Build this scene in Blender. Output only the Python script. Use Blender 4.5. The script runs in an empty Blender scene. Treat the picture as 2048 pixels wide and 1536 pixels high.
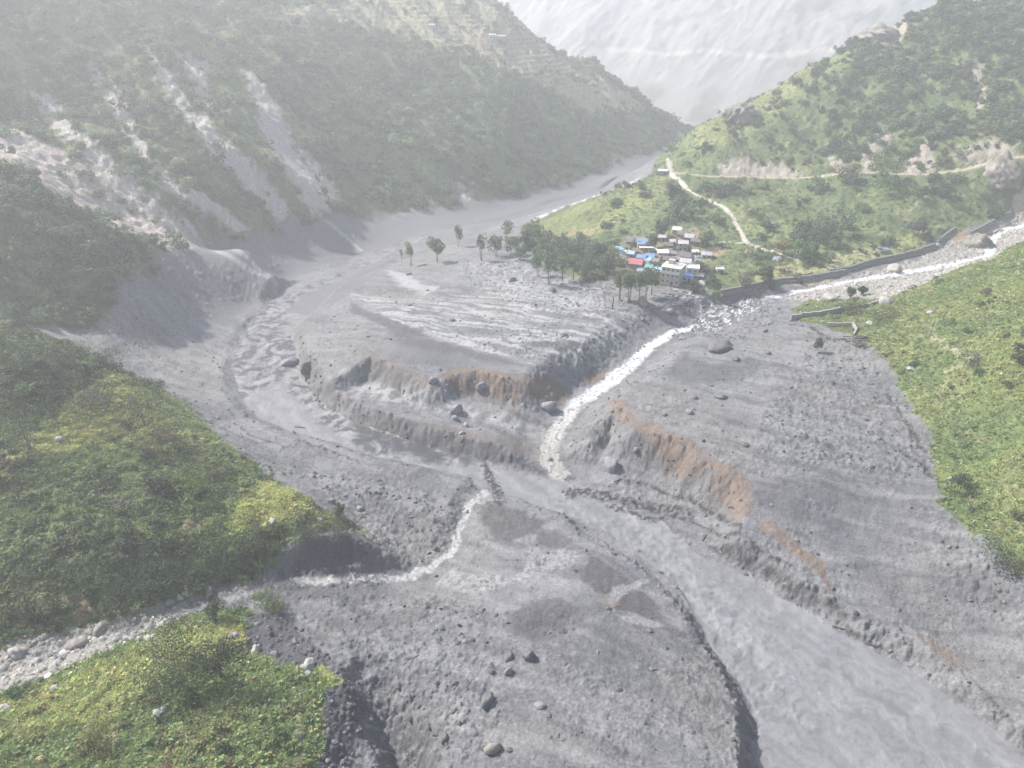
import bpy, math, random, time
import numpy as np
from mathutils import Vector, Matrix
T0 = time.time()
random.seed(7)
rng = np.random.default_rng(11)
R = math.radians
scene = bpy.context.scene
COL = scene.collection

# ------------------------------------------------------------------ camera
CAM_H, PITCH, F = 130.0, R(28.0), 1365.0
cam = bpy.data.cameras.new('camera')
cam.sensor_width = 36.0
cam.lens = 36.0 * F / 2048.0
cam.clip_start, cam.clip_end = 1.0, 12000.0
camo = bpy.data.objects.new('camera', cam)
camo.location = (0, 0, CAM_H)
camo.rotation_euler = (math.pi / 2 - PITCH, 0, 0)
COL.objects.link(camo)
scene.camera = camo

# ------------------------------------------------------------------ light
SUN_AZ = R(-62)      # measured from +Y (into the picture), negative = left
SUN_EL = R(44)
sd = Vector((math.sin(SUN_AZ) * math.cos(SUN_EL), math.cos(SUN_AZ) * math.cos(SUN_EL), math.sin(SUN_EL)))
world = bpy.data.worlds.new('World'); scene.world = world; world.use_nodes = True
nt = world.node_tree
sky = nt.nodes.new('ShaderNodeTexSky'); sky.sky_type = 'NISHITA'; sky.sun_disc = False
sky.sun_elevation = SUN_EL; sky.sun_rotation = SUN_AZ
sky.altitude = 1500; sky.dust_density = 4.0; sky.ozone_density = 1.0; sky.air_density = 1.0
bg = nt.nodes['Background']; bg.inputs['Strength'].default_value = 0.10
nt.links.new(sky.outputs[0], bg.inputs['Color'])
sun = bpy.data.lights.new('sun', 'SUN'); sun.energy = 5.0; sun.angle = R(1.5); sun.color = (1.0, 0.955, 0.90)
suno = bpy.data.objects.new('sun', sun); suno.rotation_euler = sd.to_track_quat('Z', 'Y').to_euler()
suno.location = (-200, 200, 320); COL.objects.link(suno)

scene.view_settings.view_transform = 'Standard'
scene.view_settings.look = 'None'
scene.view_settings.gamma = 1.0
scene.view_settings.use_curve_mapping = False
scene.view_settings.exposure = 1.0
scene.render.engine = 'CYCLES'
cy = scene.cycles
cy.max_bounces = 5; cy.diffuse_bounces = 3; cy.glossy_bounces = 2; cy.transmission_bounces = 2
cy.volume_bounces = 2; cy.transparent_max_bounces = 8
cy.use_denoising = True
cy.caustics_reflective = False; cy.caustics_refractive = False
HAZE_DENSITY = 0.00058

# ------------------------------------------------------------------ numpy helpers
def fade(t): return t * t * t * (t * (t * 6 - 15) + 10)
_perm = np.random.default_rng(5).permutation(256)
_perm = np.concatenate([_perm, _perm, _perm])
_ga = np.random.default_rng(6).uniform(0, 2 * math.pi, 256)
_gx, _gy = np.cos(_ga).astype(np.float32), np.sin(_ga).astype(np.float32)
def perlin(x, y, seed=0):
    x = np.asarray(x, np.float32) + seed * 17.31; y = np.asarray(y, np.float32) + seed * 9.73
    xf = np.floor(x); yf = np.floor(y)
    xi = xf.astype(np.int32) & 255; yi = yf.astype(np.int32) & 255
    fx = x - xf; fy = y - yf
    u = fade(fx); v = fade(fy)
    def g(ix, iy, dx, dy):
        h = _perm[_perm[(ix & 255)] + (iy & 255)]
        return _gx[h] * dx + _gy[h] * dy
    n00 = g(xi, yi, fx, fy); n10 = g(xi + 1, yi, fx - 1, fy)
    n01 = g(xi, yi + 1, fx, fy - 1); n11 = g(xi + 1, yi + 1, fx - 1, fy - 1)
    return ((n00 * (1 - u) + n10 * u) * (1 - v) + (n01 * (1 - u) + n11 * u) * v) * 1.5
def fbm(x, y, scale, oct=4, seed=0, gain=.5):
    s = 0; a = 1; f = 1.0 / scale; t = 0
    for o in range(oct):
        s = s + a * perlin(x * f, y * f, seed + o * 3); t += a; a *= gain; f *= 2.03
    return s / t * 1.3
def ridged(x, y, scale, oct=4, seed=0, gain=.5):
    s = 0; a = 1; f = 1.0 / scale; t = 0
    for o in range(oct):
        s = s + a * (1 - np.abs(perlin(x * f, y * f, seed + o * 3)) * 2); t += a; a *= gain; f *= 2.03
    return s / t
def ss(a, b, x):
    t = np.clip((x - a) / (b - a), 0, 1); return t * t * (3 - 2 * t)
def cells(x, y, size, seed=0, fill=.5):
    """scattered rounded lumps: returns 0..1 dome heights of random stones on a jittered grid"""
    gx = np.floor(x / size).astype(np.int32); gy = np.floor(y / size).astype(np.int32)
    out = np.zeros(x.shape, np.float32)
    for dx in (-1, 0, 1):
        for dy in (-1, 0, 1):
            cx = gx + dx; cyy = gy + dy
            h = _perm[(_perm[(cx + seed * 7) & 255] + cyy) & 255]
            h2 = _perm[h + 31]; h3 = _perm[h + 77]; h4 = _perm[h + 143]
            px = (cx + .2 + .6 * h2 / 255.) * size; py = (cyy + .2 + .6 * h3 / 255.) * size
            r = size * (.18 + .42 * (h4 / 255.) ** 2)
            d = np.sqrt((x - px) ** 2 + (y - py) ** 2) / r
            v = np.sqrt(np.clip(1 - d * d, 0, 1)) * (r / (size * .6)) * (h / 255. < fill)
            out = np.maximum(out, v)
    return out

cp, sp = math.cos(PITCH), math.sin(PITCH)
def ray(px, py):
    u = (px - 1024) / F; v = (768 - py) / F
    return u, cp + v * sp, -sp + v * cp
def P(px, py, z=0.0):
    u, a, b = ray(px, py); l = (z - CAM_H) / b
    return (u * l, a * l)
def Q(px, py, Y):
    u, a, b = ray(px, py); l = Y / a
    return (u * l, Y, CAM_H + b * l)

# ------------------------------------------------------------------ terrain control points
CZ = [  # (px, py, z)
 (1300,308,0),(1200,345,0),(1100,375,1),(1000,395,2),(900,412,3),(800,418,4),(700,425,8),
 (1290,335,0),(1200,380,-1),(1100,408,-1),(1000,428,-2),(900,445,-2),(800,465,-3),(700,495,-4),(620,540,-4),
 (1375,265,0),(1340,290,0),
 (560,560,-4),(500,610,-4),(450,680,-3),(420,740,-2),(380,800,-2),(440,850,-3),(520,900,-3),
 (600,950,-3),(700,980,-3.5),(800,1000,-4),(700,1080,-4.5),(800,1100,-5.3),(860,1060,-5.4),(900,970,-5.8),
 (850,1110,-5.8),(330,720,0),(300,700,2),
 # upper left terrace and fan
 (700,600,2),(660,680,6),(700,700,8),(800,620,6),(860,540,2),(920,520,3),(1000,560,5),(1000,650,8),(800,700,9),
 (1100,700,9),(1200,650,8),(1100,600,7),(1250,620,7),(1300,600,7),(1350,610,7),(950,720,9),(1150,740,9),(1250,700,8),
 (1000,500,3),(960,490,2),(780,560,1),
 (1450,660,6),(1350,720,7),(1300,760,8),(1250,800,8),(1400,850,9),(1500,900,8),(1500,700,8),(1600,750,9),(1700,800,9),
 (1600,900,8),(1700,950,7),(1600,1000,5),(1750,1050,3),(1650,1100,0),(1600,1060,1.5),(1800,1150,0),(1750,1220,-3),(1690,1160,-1.5),(1900,1250,-3),
 (2000,1350,-3),(2048,1250,0),(1550,620,6),(1500,640,6),(1600,650,8),(1850,1300,-3.5),(2100,1450,-4),
 # bottom bench
 (960,1030,-5),(1080,1050,-5),(1200,1110,-4),(1300,1200,-4),(1000,1120,-4),(1100,1180,-1),(1150,1200,1),(1000,1250,-1),
 (1200,1300,1.5),(1300,1300,0),(1370,1300,-2),(1100,1400,2),(1250,1450,2),(1400,1400,-1),(1430,1536,-.5),(1000,1536,2),(900,1400,0),
 (900,1250,-2),(800,1250,-2),(700,1250,-1),(650,1200,-2),(800,1350,-1),(900,1536,0),(1200,1700,3),(1000,1700,2),(1450,1700,3),
 (740,1190,-4.6),(850,1180,-5.4),(930,1120,-6),
 # village terrace
 (1210,495,9),(1300,500,10),(1400,500,10),(1250,530,9),(1340,555,9),(1400,560,9),(1100,490,7),(1150,540,7),(1080,470,6),
 (1300,450,15),(1400,450,15),(1480,500,11),(1550,520,10),(1600,540,9),(1700,515,11),(1800,490,13),(1890,455,17),(1500,570,8),(1430,585,8),
 (1550,470,13),(1650,440,17),(1750,460,16),(1180,440,10),(1250,410,17),
 # right river bed
 (1980,480,12),(1990,510,11),(1900,530,10),(1800,550,9),(1700,565,8),(1600,580,6),(1700,590,9),(1800,580,10),(1650,610,8),(1600,625,8),
 (1900,545,10),(2048,455,15),(2048,430,17),(1960,455,16),
 # foot of right near hill
 (1640,640,9),(1700,660,10),(1790,760,10),(1860,870,10),(1880,1000,9),(1960,1070,8),(2048,1140,8),(2150,1200,9),
 # bottom-left hill and stream
 (0,1310,0),(130,1280,0),(250,1270,-1),(340,1235,-2),(430,1200,-3),(500,1180,-4),(600,1165,-5),
 (0,1285,2),(120,1255,2),(250,1215,1),(400,1165,-1),(500,1135,-2),
 (0,1385,5),(110,1345,5),(230,1300,4),(330,1255,3),(420,1228,2),(510,1220,1),(500,1290,1),(600,1340,2),(680,1360,3),(640,1480,5),(620,1560,6),
 (200,1420,7),(0,1500,11),(400,1330,5),(500,1450,7),(300,1536,12),(0,1700,20),(450,1700,14),(100,1600,16),
 (720,1400,-1),(760,1480,-3),(700,1536,-2),(560,1270,-1),
]
CY = [  # (px, py, Y)
 (1280,190,900),(1200,130,910),(1100,90,900),(1000,0,880),(1340,232,905),
 (700,0,764),(850,0,800),(400,0,646),(200,0,570),(0,0,520),(0,240,430),(250,300,415),(400,400,400),(560,300,470),(700,200,610),
 (560,100,610),(300,100,530),(850,300,570),(850,150,690),(1000,200,680),(1150,250,720),(480,490,397),(560,470,430),(430,500,392),
 (700,330,540),(1000,300,605),(1100,320,650),(1230,270,790),
 (0,330,330),(150,400,330),(250,470,330),(320,530,325),(390,600,318),(0,430,300),(150,500,300),(0,600,270),(250,600,290),(150,640,276),(330,660,290),
 (-150,300,335),(-150,450,300),
 (0,655,215),(100,690,210),(205,735,205),(280,790,200),(330,835,195),(450,895,185),(590,990,163),(700,1050,148),
 (0,850,175),(0,1000,150),(250,850,185),(250,1000,152),(250,1100,135),(450,1000,160),(450,1080,146),(600,1060,148),
 (120,1080,138),(-200,700,205),(-200,1000,145),(-200,1250,112),
 (1375,270,600),(1480,210,620),(1600,140,640),(1730,70,650),(1900,0,650),(1250,375,520),(1180,415,470),
 (1330,340,560),(1500,355,520),(1700,350,500),(1850,345,480),(2048,315,470),(1500,290,550),(1700,250,560),(1850,200,560),
 (1700,120,620),(2048,0,620),(2048,150,540),(1600,220,585),(1600,400,460),(1850,400,440),(1450,420,450),(2200,250,500),
 (2048,485,330),(1900,555,310),(1750,615,300),(2048,700,202),(2048,900,165),(2048,600,250),(1900,680,235),(1900,800,205),
 (2200,1000,140),(2200,700,195),(1960,930,172),
]
CX = [  # world points out of view
 (205,960,-12),(120,1010,-5),(40,1000,60),(-100,1010,160),(-200,900,240),(-300,1000,300),(-600,1000,320),(-500,700,300),(-420,500,220),
 (-350,420,150),(-300,330,75),(-260,250,40),(-450,300,150),(-700,700,340),(-820,1080,340),
 (-212,368,40),(-150,375,18),(-118,358,6),(-150,238,5),(-110,225,-2),(-85,210,-3),(-200,250,22),
 (180,740,0),(250,810,0),(330,870,2),(420,920,4),(600,1000,20),(290,980,-10),(400,1060,0),(160,690,0),
 (400,780,70),(320,760,25),(500,640,175),(600,560,190),(540,740,130),(700,800,170),(820,1080,150),
 (230,180,60),(300,280,75),(330,360,40),(420,420,55),(500,470,110),(200,130,45),(150,90,25),(110,70,8),(400,300,110),(600,400,180),
 (-200,100,28),(-150,60,30),(-90,50,18),(0,50,3),(60,50,2),(-250,160,45),
]
pts = []
for a, b, z in CZ:
    x, y = P(a, b, z); pts.append((x, y, z))
for a, b, Y in CY: pts.append(Q(a, b, Y))
pts += CX
pts = np.array(pts, np.float64)
# drop near-duplicates
keep = []
for i, p in enumerate(pts):
    if all((p[0] - pts[j][0]) ** 2 + (p[1] - pts[j][1]) ** 2 > 4 for j in keep): keep.append(i)
pts = pts[keep]
EPS2 = 6.0 ** 2
def _k(r2): return np.sqrt(r2 + EPS2)
n = len(pts)
A = _k((pts[:, None, 0] - pts[None, :, 0]) ** 2 + (pts[:, None, 1] - pts[None, :, 1]) ** 2)
# smoothing
A -= np.eye(n) * 2.0
Pm = np.c_[np.ones(n), pts[:, 0] / 500, pts[:, 1] / 500]
M = np.block([[A, Pm], [Pm.T, np.zeros((3, 3))]])
W = np.linalg.solve(M, np.r_[pts[:, 2], 0, 0, 0])
def rbf(x, y):
    xf = x.ravel(); yf = y.ravel(); out = np.empty(xf.shape, np.float32)
    wx = W[:n].astype(np.float32)
    for s in range(0, len(xf), 40000):
        a = xf[s:s + 40000]; b = yf[s:s + 40000]
        r2 = (a[:, None] - pts[None, :, 0].astype(np.float32)) ** 2 + (b[:, None] - pts[None, :, 1].astype(np.float32)) ** 2
        out[s:s + 40000] = np.sqrt(r2 + EPS2) @ wx + W[n] + W[n + 1] * a / 500 + W[n + 2] * b / 500
    return out.reshape(x.shape)

# ------------------------------------------------------------------ terrain grid
NX, NY = 1020, 980
Y0, Y1 = 58.0, 1080.0
sgrid = np.linspace(-1, 1, NX, dtype=np.float32)
ygrid = (Y0 * (Y1 / Y0) ** np.linspace(0, 1, NY)).astype(np.float32)
def halfw(Y): return 55 + .73 * Y
GX = (sgrid[None, :] * halfw(ygrid)[:, None]).astype(np.float32)
GY = np.repeat(ygrid[:, None], NX, 1)
def gcoord(x, y):
    j = (np.clip(x / halfw(y), -1, 1) + 1) / 2 * (NX - 1)
    i = np.log(np.clip(y, Y0, Y1) / Y0) / math.log(Y1 / Y0) * (NY - 1)
    return i, j
def sample(G, x, y):
    x = np.asarray(x, np.float64); y = np.asarray(y, np.float64)
    i, j = gcoord(x, y)
    i0 = np.clip(np.floor(i).astype(int), 0, NY - 2); j0 = np.clip(np.floor(j).astype(int), 0, NX - 2)
    a = i - i0; b = j - j0
    return (G[i0, j0] * (1 - a) * (1 - b) + G[i0 + 1, j0] * a * (1 - b) + G[i0, j0 + 1] * (1 - a) * b + G[i0 + 1, j0 + 1] * a * b)

# coarse evaluation of the RBF, then bilinear up
ci = np.linspace(0, NY - 1, 330); cj = np.linspace(0, NX - 1, 340)
cy_ = Y0 * (Y1 / Y0) ** (ci / (NY - 1)); cs_ = cj / (NX - 1) * 2 - 1
CGX = (cs_[None, :] * halfw(cy_)[:, None]).astype(np.float32); CGY = np.repeat(cy_[:, None], len(cj), 1).astype(np.float32)
CZg = rbf(CGX, CGY)
ii = np.arange(NY) / (NY - 1) * (len(ci) - 1); jj = np.arange(NX) / (NX - 1) * (len(cj) - 1)
i0 = np.clip(np.floor(ii).astype(int), 0, len(ci) - 2); j0 = np.clip(np.floor(jj).astype(int), 0, len(cj) - 2)
fa = (ii - i0)[:, None]; fb = (jj - j0)[None, :]
Z = (CZg[i0][:, j0] * (1 - fa) * (1 - fb) + CZg[i0 + 1][:, j0] * fa * (1 - fb) + CZg[i0][:, j0 + 1] * (1 - fa) * fb + CZg[i0 + 1][:, j0 + 1] * fa * fb).astype(np.float32)
print('rbf', time.time() - T0)

WX = GX + 1.5 * fbm(GX, GY, 11, 5, 1, .62); WY = GY + 1.5 * fbm(GX, GY, 11, 5, 2, .62)

def sdpoly(poly, X, Y, margin):
    """signed distance, positive inside; clamped to -margin outside the bbox"""
    poly = np.array(poly, np.float32)
    out = np.full(X.shape, -margin, np.float32)
    sel = (X > poly[:, 0].min() - margin) & (X < poly[:, 0].max() + margin) & (Y > poly[:, 1].min() - margin) & (Y < poly[:, 1].max() + margin)
    x = X[sel]; y = Y[sel]
    if x.size == 0: return out
    d2 = np.full(x.shape, 1e12, np.float32); ins = np.zeros(x.shape, bool)
    for k in range(len(poly)):
        ax, ay = poly[k]; bx, by = poly[(k + 1) % len(poly)]
        dx, dy = bx - ax, by - ay; L = dx * dx + dy * dy + 1e-9
        t = np.clip(((x - ax) * dx + (y - ay) * dy) / L, 0, 1)
        d2 = np.minimum(d2, (x - ax - t * dx) ** 2 + (y - ay - t * dy) ** 2)
        c = (ay > y) != (by > y)
        if dy != 0: ins ^= c & (x < dx * (y - ay) / dy + ax)
    d = np.sqrt(d2)
    out[sel] = np.where(ins, d, np.maximum(-d, -margin))
    return out
def dline(line, X, Y, margin, vals=None):
    line = np.array(line, np.float32)
    out = np.full(X.shape, margin, np.float32); vo = np.zeros(X.shape, np.float32)
    sel = (X > line[:, 0].min() - margin) & (X < line[:, 0].max() + margin) & (Y > line[:, 1].min() - margin) & (Y < line[:, 1].max() + margin)
    x = X[sel]; y = Y[sel]
    if x.size == 0: return (out, vo) if vals is not None else out
    d2 = np.full(x.shape, 1e12, np.float32); v = np.zeros(x.shape, np.float32)
    for k in range(len(line) - 1):
        ax, ay = line[k]; bx, by = line[k + 1]
        dx, dy = bx - ax, by - ay; L = dx * dx + dy * dy + 1e-9
        t = np.clip(((x - ax) * dx + (y - ay) * dy) / L, 0, 1)
        q = (x - ax - t * dx) ** 2 + (y - ay - t * dy) ** 2
        m = q < d2; d2 = np.where(m, q, d2)
        if vals is not None: v = np.where(m, vals[k] + t * (vals[k + 1] - vals[k]), v)
    out[sel] = np.minimum(np.sqrt(d2), margin); vo[sel] = v
    return (out, vo) if vals is not None else out

# hills: large gullies before carving
hillm = ss(12, 45, Z)
Z += hillm * (ridged(GX * 1.0, GY * .7, 90, 4, 20) - .55) * 9
# C hillside (left far): gullies running down to the river (down-slope is +x,-y)
gu = (GX * .55 + GY * .83); gv = (GX * .83 - GY * .55)
cm = ss(20, 60, Z) * ss(350, 430, GY) * (GX < 60)
Z += cm * (np.abs(perlin(gu / 38, gv / 260, 44)) - .3) * 9
# E hillside: spurs
em = ss(18, 50, Z) * ss(80, 140, GX) * ss(400, 470, GY)
Z += em * (np.abs(perlin((GX * .9 + GY * .3) / 42, GY / 160, 51)) - .3) * 11
# terrace risers on C upper part
tm = ss(45, 80, Z) * ss(-260, -150, GX) * (1 - ss(70, 130, GX)) * ss(560, 640, GY)
tz = Z / 4.2
Z = np.where(tm > 0, Z * (1 - tm) + tm * ((np.floor(tz) + ss(.55, 1, tz - np.floor(tz))) * 4.2 * .7 + Z * .3), Z)

def PL(lst, z): return [P(a, b, z) for a, b in lst]
def blend(sdv, target, w):
    global Z
    m = ss(0, 1, sdv / w)
    Z = Z * (1 - m) + m * np.minimum(target, Z)
def sdw(poly, margin=20): return sdpoly(poly, WX, WY, margin)

L2 = PL([(628,755),(665,735),(700,722),(740,708),(800,730),(865,757),(905,742),(950,738),(985,745),(1050,757),(1100,765),(1132,782),(1122,830),(1110,870),(1130,960),(900,1000),(560,850),(590,770)], 8)
APR = PL([(1180,825),(1215,800),(1250,812),(1275,850),(1330,862),(1390,885),(1400,905),(1440,925),(1480,940),(1502,965),(1500,1030),(1545,1042),(1600,1090),(1640,1130),(1668,1190),(1740,1235),(1800,1282),(1850,1276),(1900,1305),(1960,1362),(2048,1415),(2250,1520),(2250,1750),(1750,1750),(1640,1450),(1420,1200),(1280,1090),(1120,1000),(1110,900)], 8)
RIV = PL([(1470,1760),(1475,1536),(1478,1440),(1440,1360),(1390,1290),(1340,1200),(1310,1160),(1200,1080),(1100,1035),(1000,1003),(950,985),(900,960),(830,945),(740,925),(650,895),(580,880),(500,850),(455,800),(450,740),(470,690),(520,620),(560,585),(640,555),(700,535),(760,520),(800,505),(850,482),(900,465),(1000,448),(1100,415),(1200,388),(1300,345),(1325,335),(1290,348),(1180,408),(1090,440),(1000,465),(950,485),(860,512),(790,532),(700,585),(650,630),(600,670),(612,720),(622,760),(650,800),(700,830),(760,850),(850,880),(950,905),(1060,935),(1150,952),(1180,985),(1330,1020),(1400,1090),(1500,1135),(1600,1195),(1700,1250),(1810,1306),(1900,1366),(2048,1478),(2200,1600),(2300,1760)], -7)
d_l2 = sdw(L2); blend(d_l2, 0.0 - 2.5 * ss(0, 40, d_l2), 8)
d_ap = sdw(APR, 40)
d_riv = sdw(RIV, 40)
blend(d_ap, -6.6 + .24 * np.clip(-d_riv, 0, 40), 9)
rivlevel = -7.0 + 2.8 * ss(190, 300, GY) + 2.4 * ss(330, 620, GY) + 0 * GX
m_ = ss(-2.0, 4.0, d_riv); Z = Z * (1 - m_) + m_ * np.where(d_riv > -3, rivlevel, Z)
S1c = [(2120,425,17),(2048,452,15),(2000,462,13.5),(1975,490,12),(1982,512,11),(1900,530,9.5),(1800,548,8.3),(1700,563,7.2),(1600,583,5.5),(1520,600,4.5),(1455,618,3.5),(1410,650,2.2),(1345,665,1.6),(1300,692,.6),(1262,730,-.5),(1215,765,-1.5),(1160,802,-3),(1125,845,-4),(1100,880,-5.2),(1098,920,-6.5),(1120,950,-7)]
S1 = [P(a, b, z) for a, b, z in S1c]; S1z = [c[2] for c in S1c]
d_s1, v_s1 = dline(S1, WX, WY, 40, S1z)
up = ss(380, 330, GY * 1.0 + (GX - 130) * .0) if False else 1 - ss(300, 345, GY)
hw = 2.6 + 2.0 * up; bw = 5 + 12 * up
m_ = 1 - ss(0, 1, (d_s1 - hw) / bw); Z = Z * (1 - m_) + m_ * np.minimum(v_s1, Z + 1)
S2c = [(-120,1360,1),(0,1338,.5),(80,1310,0),(160,1278,-.6),(260,1272,-1.5),(330,1243,-2.2),(420,1212,-3.2),(500,1190,-4),(570,1165,-5),(640,1163,-5.3),(740,1158,-5.7),(800,1160,-6),(860,1140,-6.3),(905,1100,-6.6),(925,1050,-6.8),(940,1010,-7),(965,985,-7)]
S2 = [P(a, b, z) for a, b, z in S2c]; S2z = [c[2] for c in S2c]
d_s2, v_s2 = dline(S2, WX, WY, 30, S2z)
m_ = 1 - ss(0, 1, (d_s2 - 1.6) / 5.5); Z = Z * (1 - m_) + m_ * np.minimum(v_s2, Z + .5)
# cut bank at the end of the near left spur
CUT = PL([(535,1150),(560,1110),(600,1082),(660,1066),(705,1066),(730,1085),(772,1120),(760,1150),(700,1165),(600,1160)], 4)
d_cut = sdw(CUT, 10); blend(d_cut, -4.0, 3.5)
# bottom-left gully
G1c = [(735,1345,-2),(765,1400,-6),(800,1470,-9),(830,1560,-11),(850,1700,-13)]
G1 = [P(a, b, 0) for a, b, z in G1c]
d_g1, v_g1 = dline(G1, WX, WY, 20, [c[2] for c in G1c])
m_ = 1 - ss(0, 1, (d_g1 - 1.2) / 5); Z = Z * (1 - m_) + m_ * np.minimum(v_g1, Z)
# bluff beside the big river (lower centre): pull down a strip with a sharp crest
BLF = PL([(1310,1215),(1375,1300),(1410,1390),(1440,1470),(1455,1536),(1470,1700),(1520,1700),(1490,1440),(1440,1350),(1350,1225)], 0)
d_bl = 0
# scar in the bench (dark hollow)
HOL = PL([(1010,1240),(1060,1205),(1100,1195),(1150,1215),(1190,1250),(1165,1290),(1090,1300),(1030,1280)], -1)
d_ho = sdw(HOL, 15); blend(d_ho, -2.2, 9.0)
print('carve', time.time() - T0)
ZB = Z.copy()
_sa, _sb = np.gradient(ZB); slopeB0 = np.hypot(_sa / np.gradient(GY, axis=0), _sb / np.gradient(GX, axis=1))

def hit(px, py, G=None, tmax=1500):
    G = ZB if G is None else G
    u, a, b = ray(px, py)
    l = np.exp(np.linspace(math.log(55), math.log(tmax), 2600))
    x, y, z = u * l, a * l, CAM_H + b * l
    g = sample(G, x, y)
    below = np.where((z < g) & (y > Y0) & (y < Y1))[0]
    if len(below) == 0: return float(u * 1000), float(a * 1000)
    k = below[0]
    if k == 0: return float(x[0]), float(y[0])
    d0 = z[k - 1] - g[k - 1]; d1 = g[k] - z[k]; t = d0 / (d0 + d1 + 1e-9)
    return float(x[k - 1] + t * (x[k] - x[k - 1])), float(y[k - 1] + t * (y[k] - y[k - 1]))
def HP(lst): return [hit(a, b) for a, b in lst]
def mask(poly, edge=2.0, noise=1.0, margin=25, world=False):
    w = poly if world else HP(poly)
    s = sdpoly(w, WX, WY, margin)
    return ss(-edge, edge, s + noise * N2)
N1 = fbm(GX, GY, 30, 5, 60, .55); N2 = fbm(GX, GY, 5, 4, 70, .6); N3 = fbm(GX, GY, 1.6, 3, 80, .6); N0 = fbm(GX, GY, 90, 3, 90); N4 = perlin(GX / .62, GY / .62, 95) + .6 * perlin(GX / .33, GY / .33, 96)

# ------------------------------------------------------------------ vegetation areas
vA = mask([(-250,560),(0,640),(60,652),(140,690),(205,728),(240,748),(290,770),(330,805),(380,845),(450,888),(520,940),(590,988),(650,1022),(700,1048),(730,1068),(700,1064),(640,1068),(600,1080),(560,1108),(535,1145),(500,1155),(400,1180),(330,1205),(250,1240),(120,1280),(0,1300),(-250,1370)], 1.4, 2.4)
vA = np.maximum(vA, ss(2.5, 6, Z) * (GX < -70) * (GY < 235) * (GY > 120) * ss(-3, -8, GX + 70 + (GY - 150) * .5))
vG = mask([(-250,1430),(0,1385),(110,1340),(230,1292),(330,1250),(420,1225),(500,1215),(515,1245),(490,1290),(510,1310),(560,1330),(620,1328),(660,1345),(690,1365),(650,1395),(640,1440),(655,1480),(620,1560),(600,1750),(-250,1750)], .9, 1.7)
vF = mask([(1585,618),(1620,602),(1700,598),(1760,598),(1850,572),(1960,522),(2030,490),(2300,380),(2400,1300),(2048,1140),(2010,1115),(1960,1070),(1905,1040),(1880,1005),(1868,930),(1860,860),(1830,820),(1800,768),(1770,715),(1700,668),(1640,648),(1600,640)], 1.2, 2.6)
vF = np.maximum(vF, ss(12, 16, Z) * ss(150, 170, GX) * (GY < 330))
lowE = HP([(1040,452),(1060,480),(1100,530),(1130,548),(1180,558),(1240,556),(1310,572),(1400,572),(1430,596),(1520,578),(1640,553),(1730,530),(1830,500),(1900,468),(1960,448),(2048,420),(2300,350)])
vE = mask(lowE + [(900,560),(900,1080),(420,1080),(300,850),(220,775),(160,700),(125,610),(110,560)], 2.0, 2.5, world=True)
vB = mask([(-250,250),(0,325),(60,345),(150,398),(250,468),(300,500),(320,525),(300,530),(260,560),(225,600),(215,640),(180,655),(120,650),(60,650),(0,640),(-250,560)], 2.0, 3.0)
vB = np.maximum(vB, ss(22, 34, Z) * (GX < -110) * (GY > 235) * (GY < 350))
cline = HP([(-300,300),(0,330),(120,380),(250,465),(330,500),(400,480),(440,478),(500,470),(560,445),(640,440),(700,432),(760,425),(830,420),(900,415),(960,398),(1000,395),(1050,385),(1100,375),(1150,362),(1200,345),(1300,308),(1370,268)])
vC = mask(cline + [(270,1000),(150,1080),(-900,1080),(-900,300)], 4.0, 5.0, 40, world=True)
veg = np.clip(np.maximum.reduce([vA, vG, vF, vE, vB, vC]), 0, 1)
vCup = mask([(430,60),(560,20),(700,0),(1000,0),(1100,100),(1200,150),(1290,210),(1200,230),(1120,200),(1000,140),(880,90),(760,60),(640,30)], 6, 10, 40)

# bare scars on the vegetated slopes
SC = []
def scar(lst, e=2.5, nz=5.0): 
    m = mask(lst, e, nz, 30); SC.append(m); return m
s_main = scar([(-150,170),(0,238),(60,268),(120,300),(200,330),(260,380),(320,420),(390,470),(400,490),(370,500),(320,490),(250,470),(120,390),(0,330),(-150,270)], 3, 4)
s_main = s_main * (1 - .35 * mask([(120,330),(200,345),(270,400),(330,440),(300,440),(220,390)], 3, 6))
s_gr = np.maximum.reduce([
 scar([(280,80),(310,100),(345,150),(385,205),(430,260),(500,320),(560,385),(585,430),(560,440),(520,400),(470,355),(420,310),(370,240),(340,190),(300,130)]),
 scar([(340,95),(400,110),(415,130),(405,220),(385,190),(380,150)], 2.5, 9),
 scar([(490,140),(520,165),(560,215),(590,290),(640,370),(660,420),(625,430),(600,390),(560,330),(525,270),(505,200)]),
 scar([(590,280),(620,300),(680,390),(650,400),(620,350)], 2.5, 9),
 scar([(170,110),(230,170),(275,260),(300,320),(360,370),(420,400),(500,455),(480,465),(400,420),(320,370),(270,300),(230,230),(190,160)], 2.5, 4),
 scar([(60,180),(110,190),(150,260),(240,340),(320,410),(400,470),(360,450),(260,400),(180,330),(110,260)], 2.5, 9),
 scar([(910,360),(940,375),(950,400),(920,405)], 2.5, 5),
])
s_tan = np.maximum.reduce([
 scar([(1440,330),(1480,310),(1560,325),(1620,345),(1560,352),(1440,350)], 2, 5),
 scar([(1650,310),(1680,320),(1700,345),(1670,345)], 2, 3),
 scar([(1730,300),(1760,250),(1785,265),(1770,310),(1745,345),(1725,340)], 2, 5),
 scar([(1805,345),(1820,310),(1850,280),(1868,285),(1870,340),(1850,350)], 1.5, 3),
 scar([(1940,130),(1960,120),(1975,200),(1960,215)], 1.5, 4),
 scar([(1900,300),(1990,280),(2040,300),(2010,315),(1920,322)], 2, 6),
 scar([(1725,70),(1760,60),(1810,65),(1800,90),(1740,90)], 1, 2),
 scar([(2030,390),(2048,380),(2100,400),(2050,440),(2025,415)], 1, 2),
])
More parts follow.
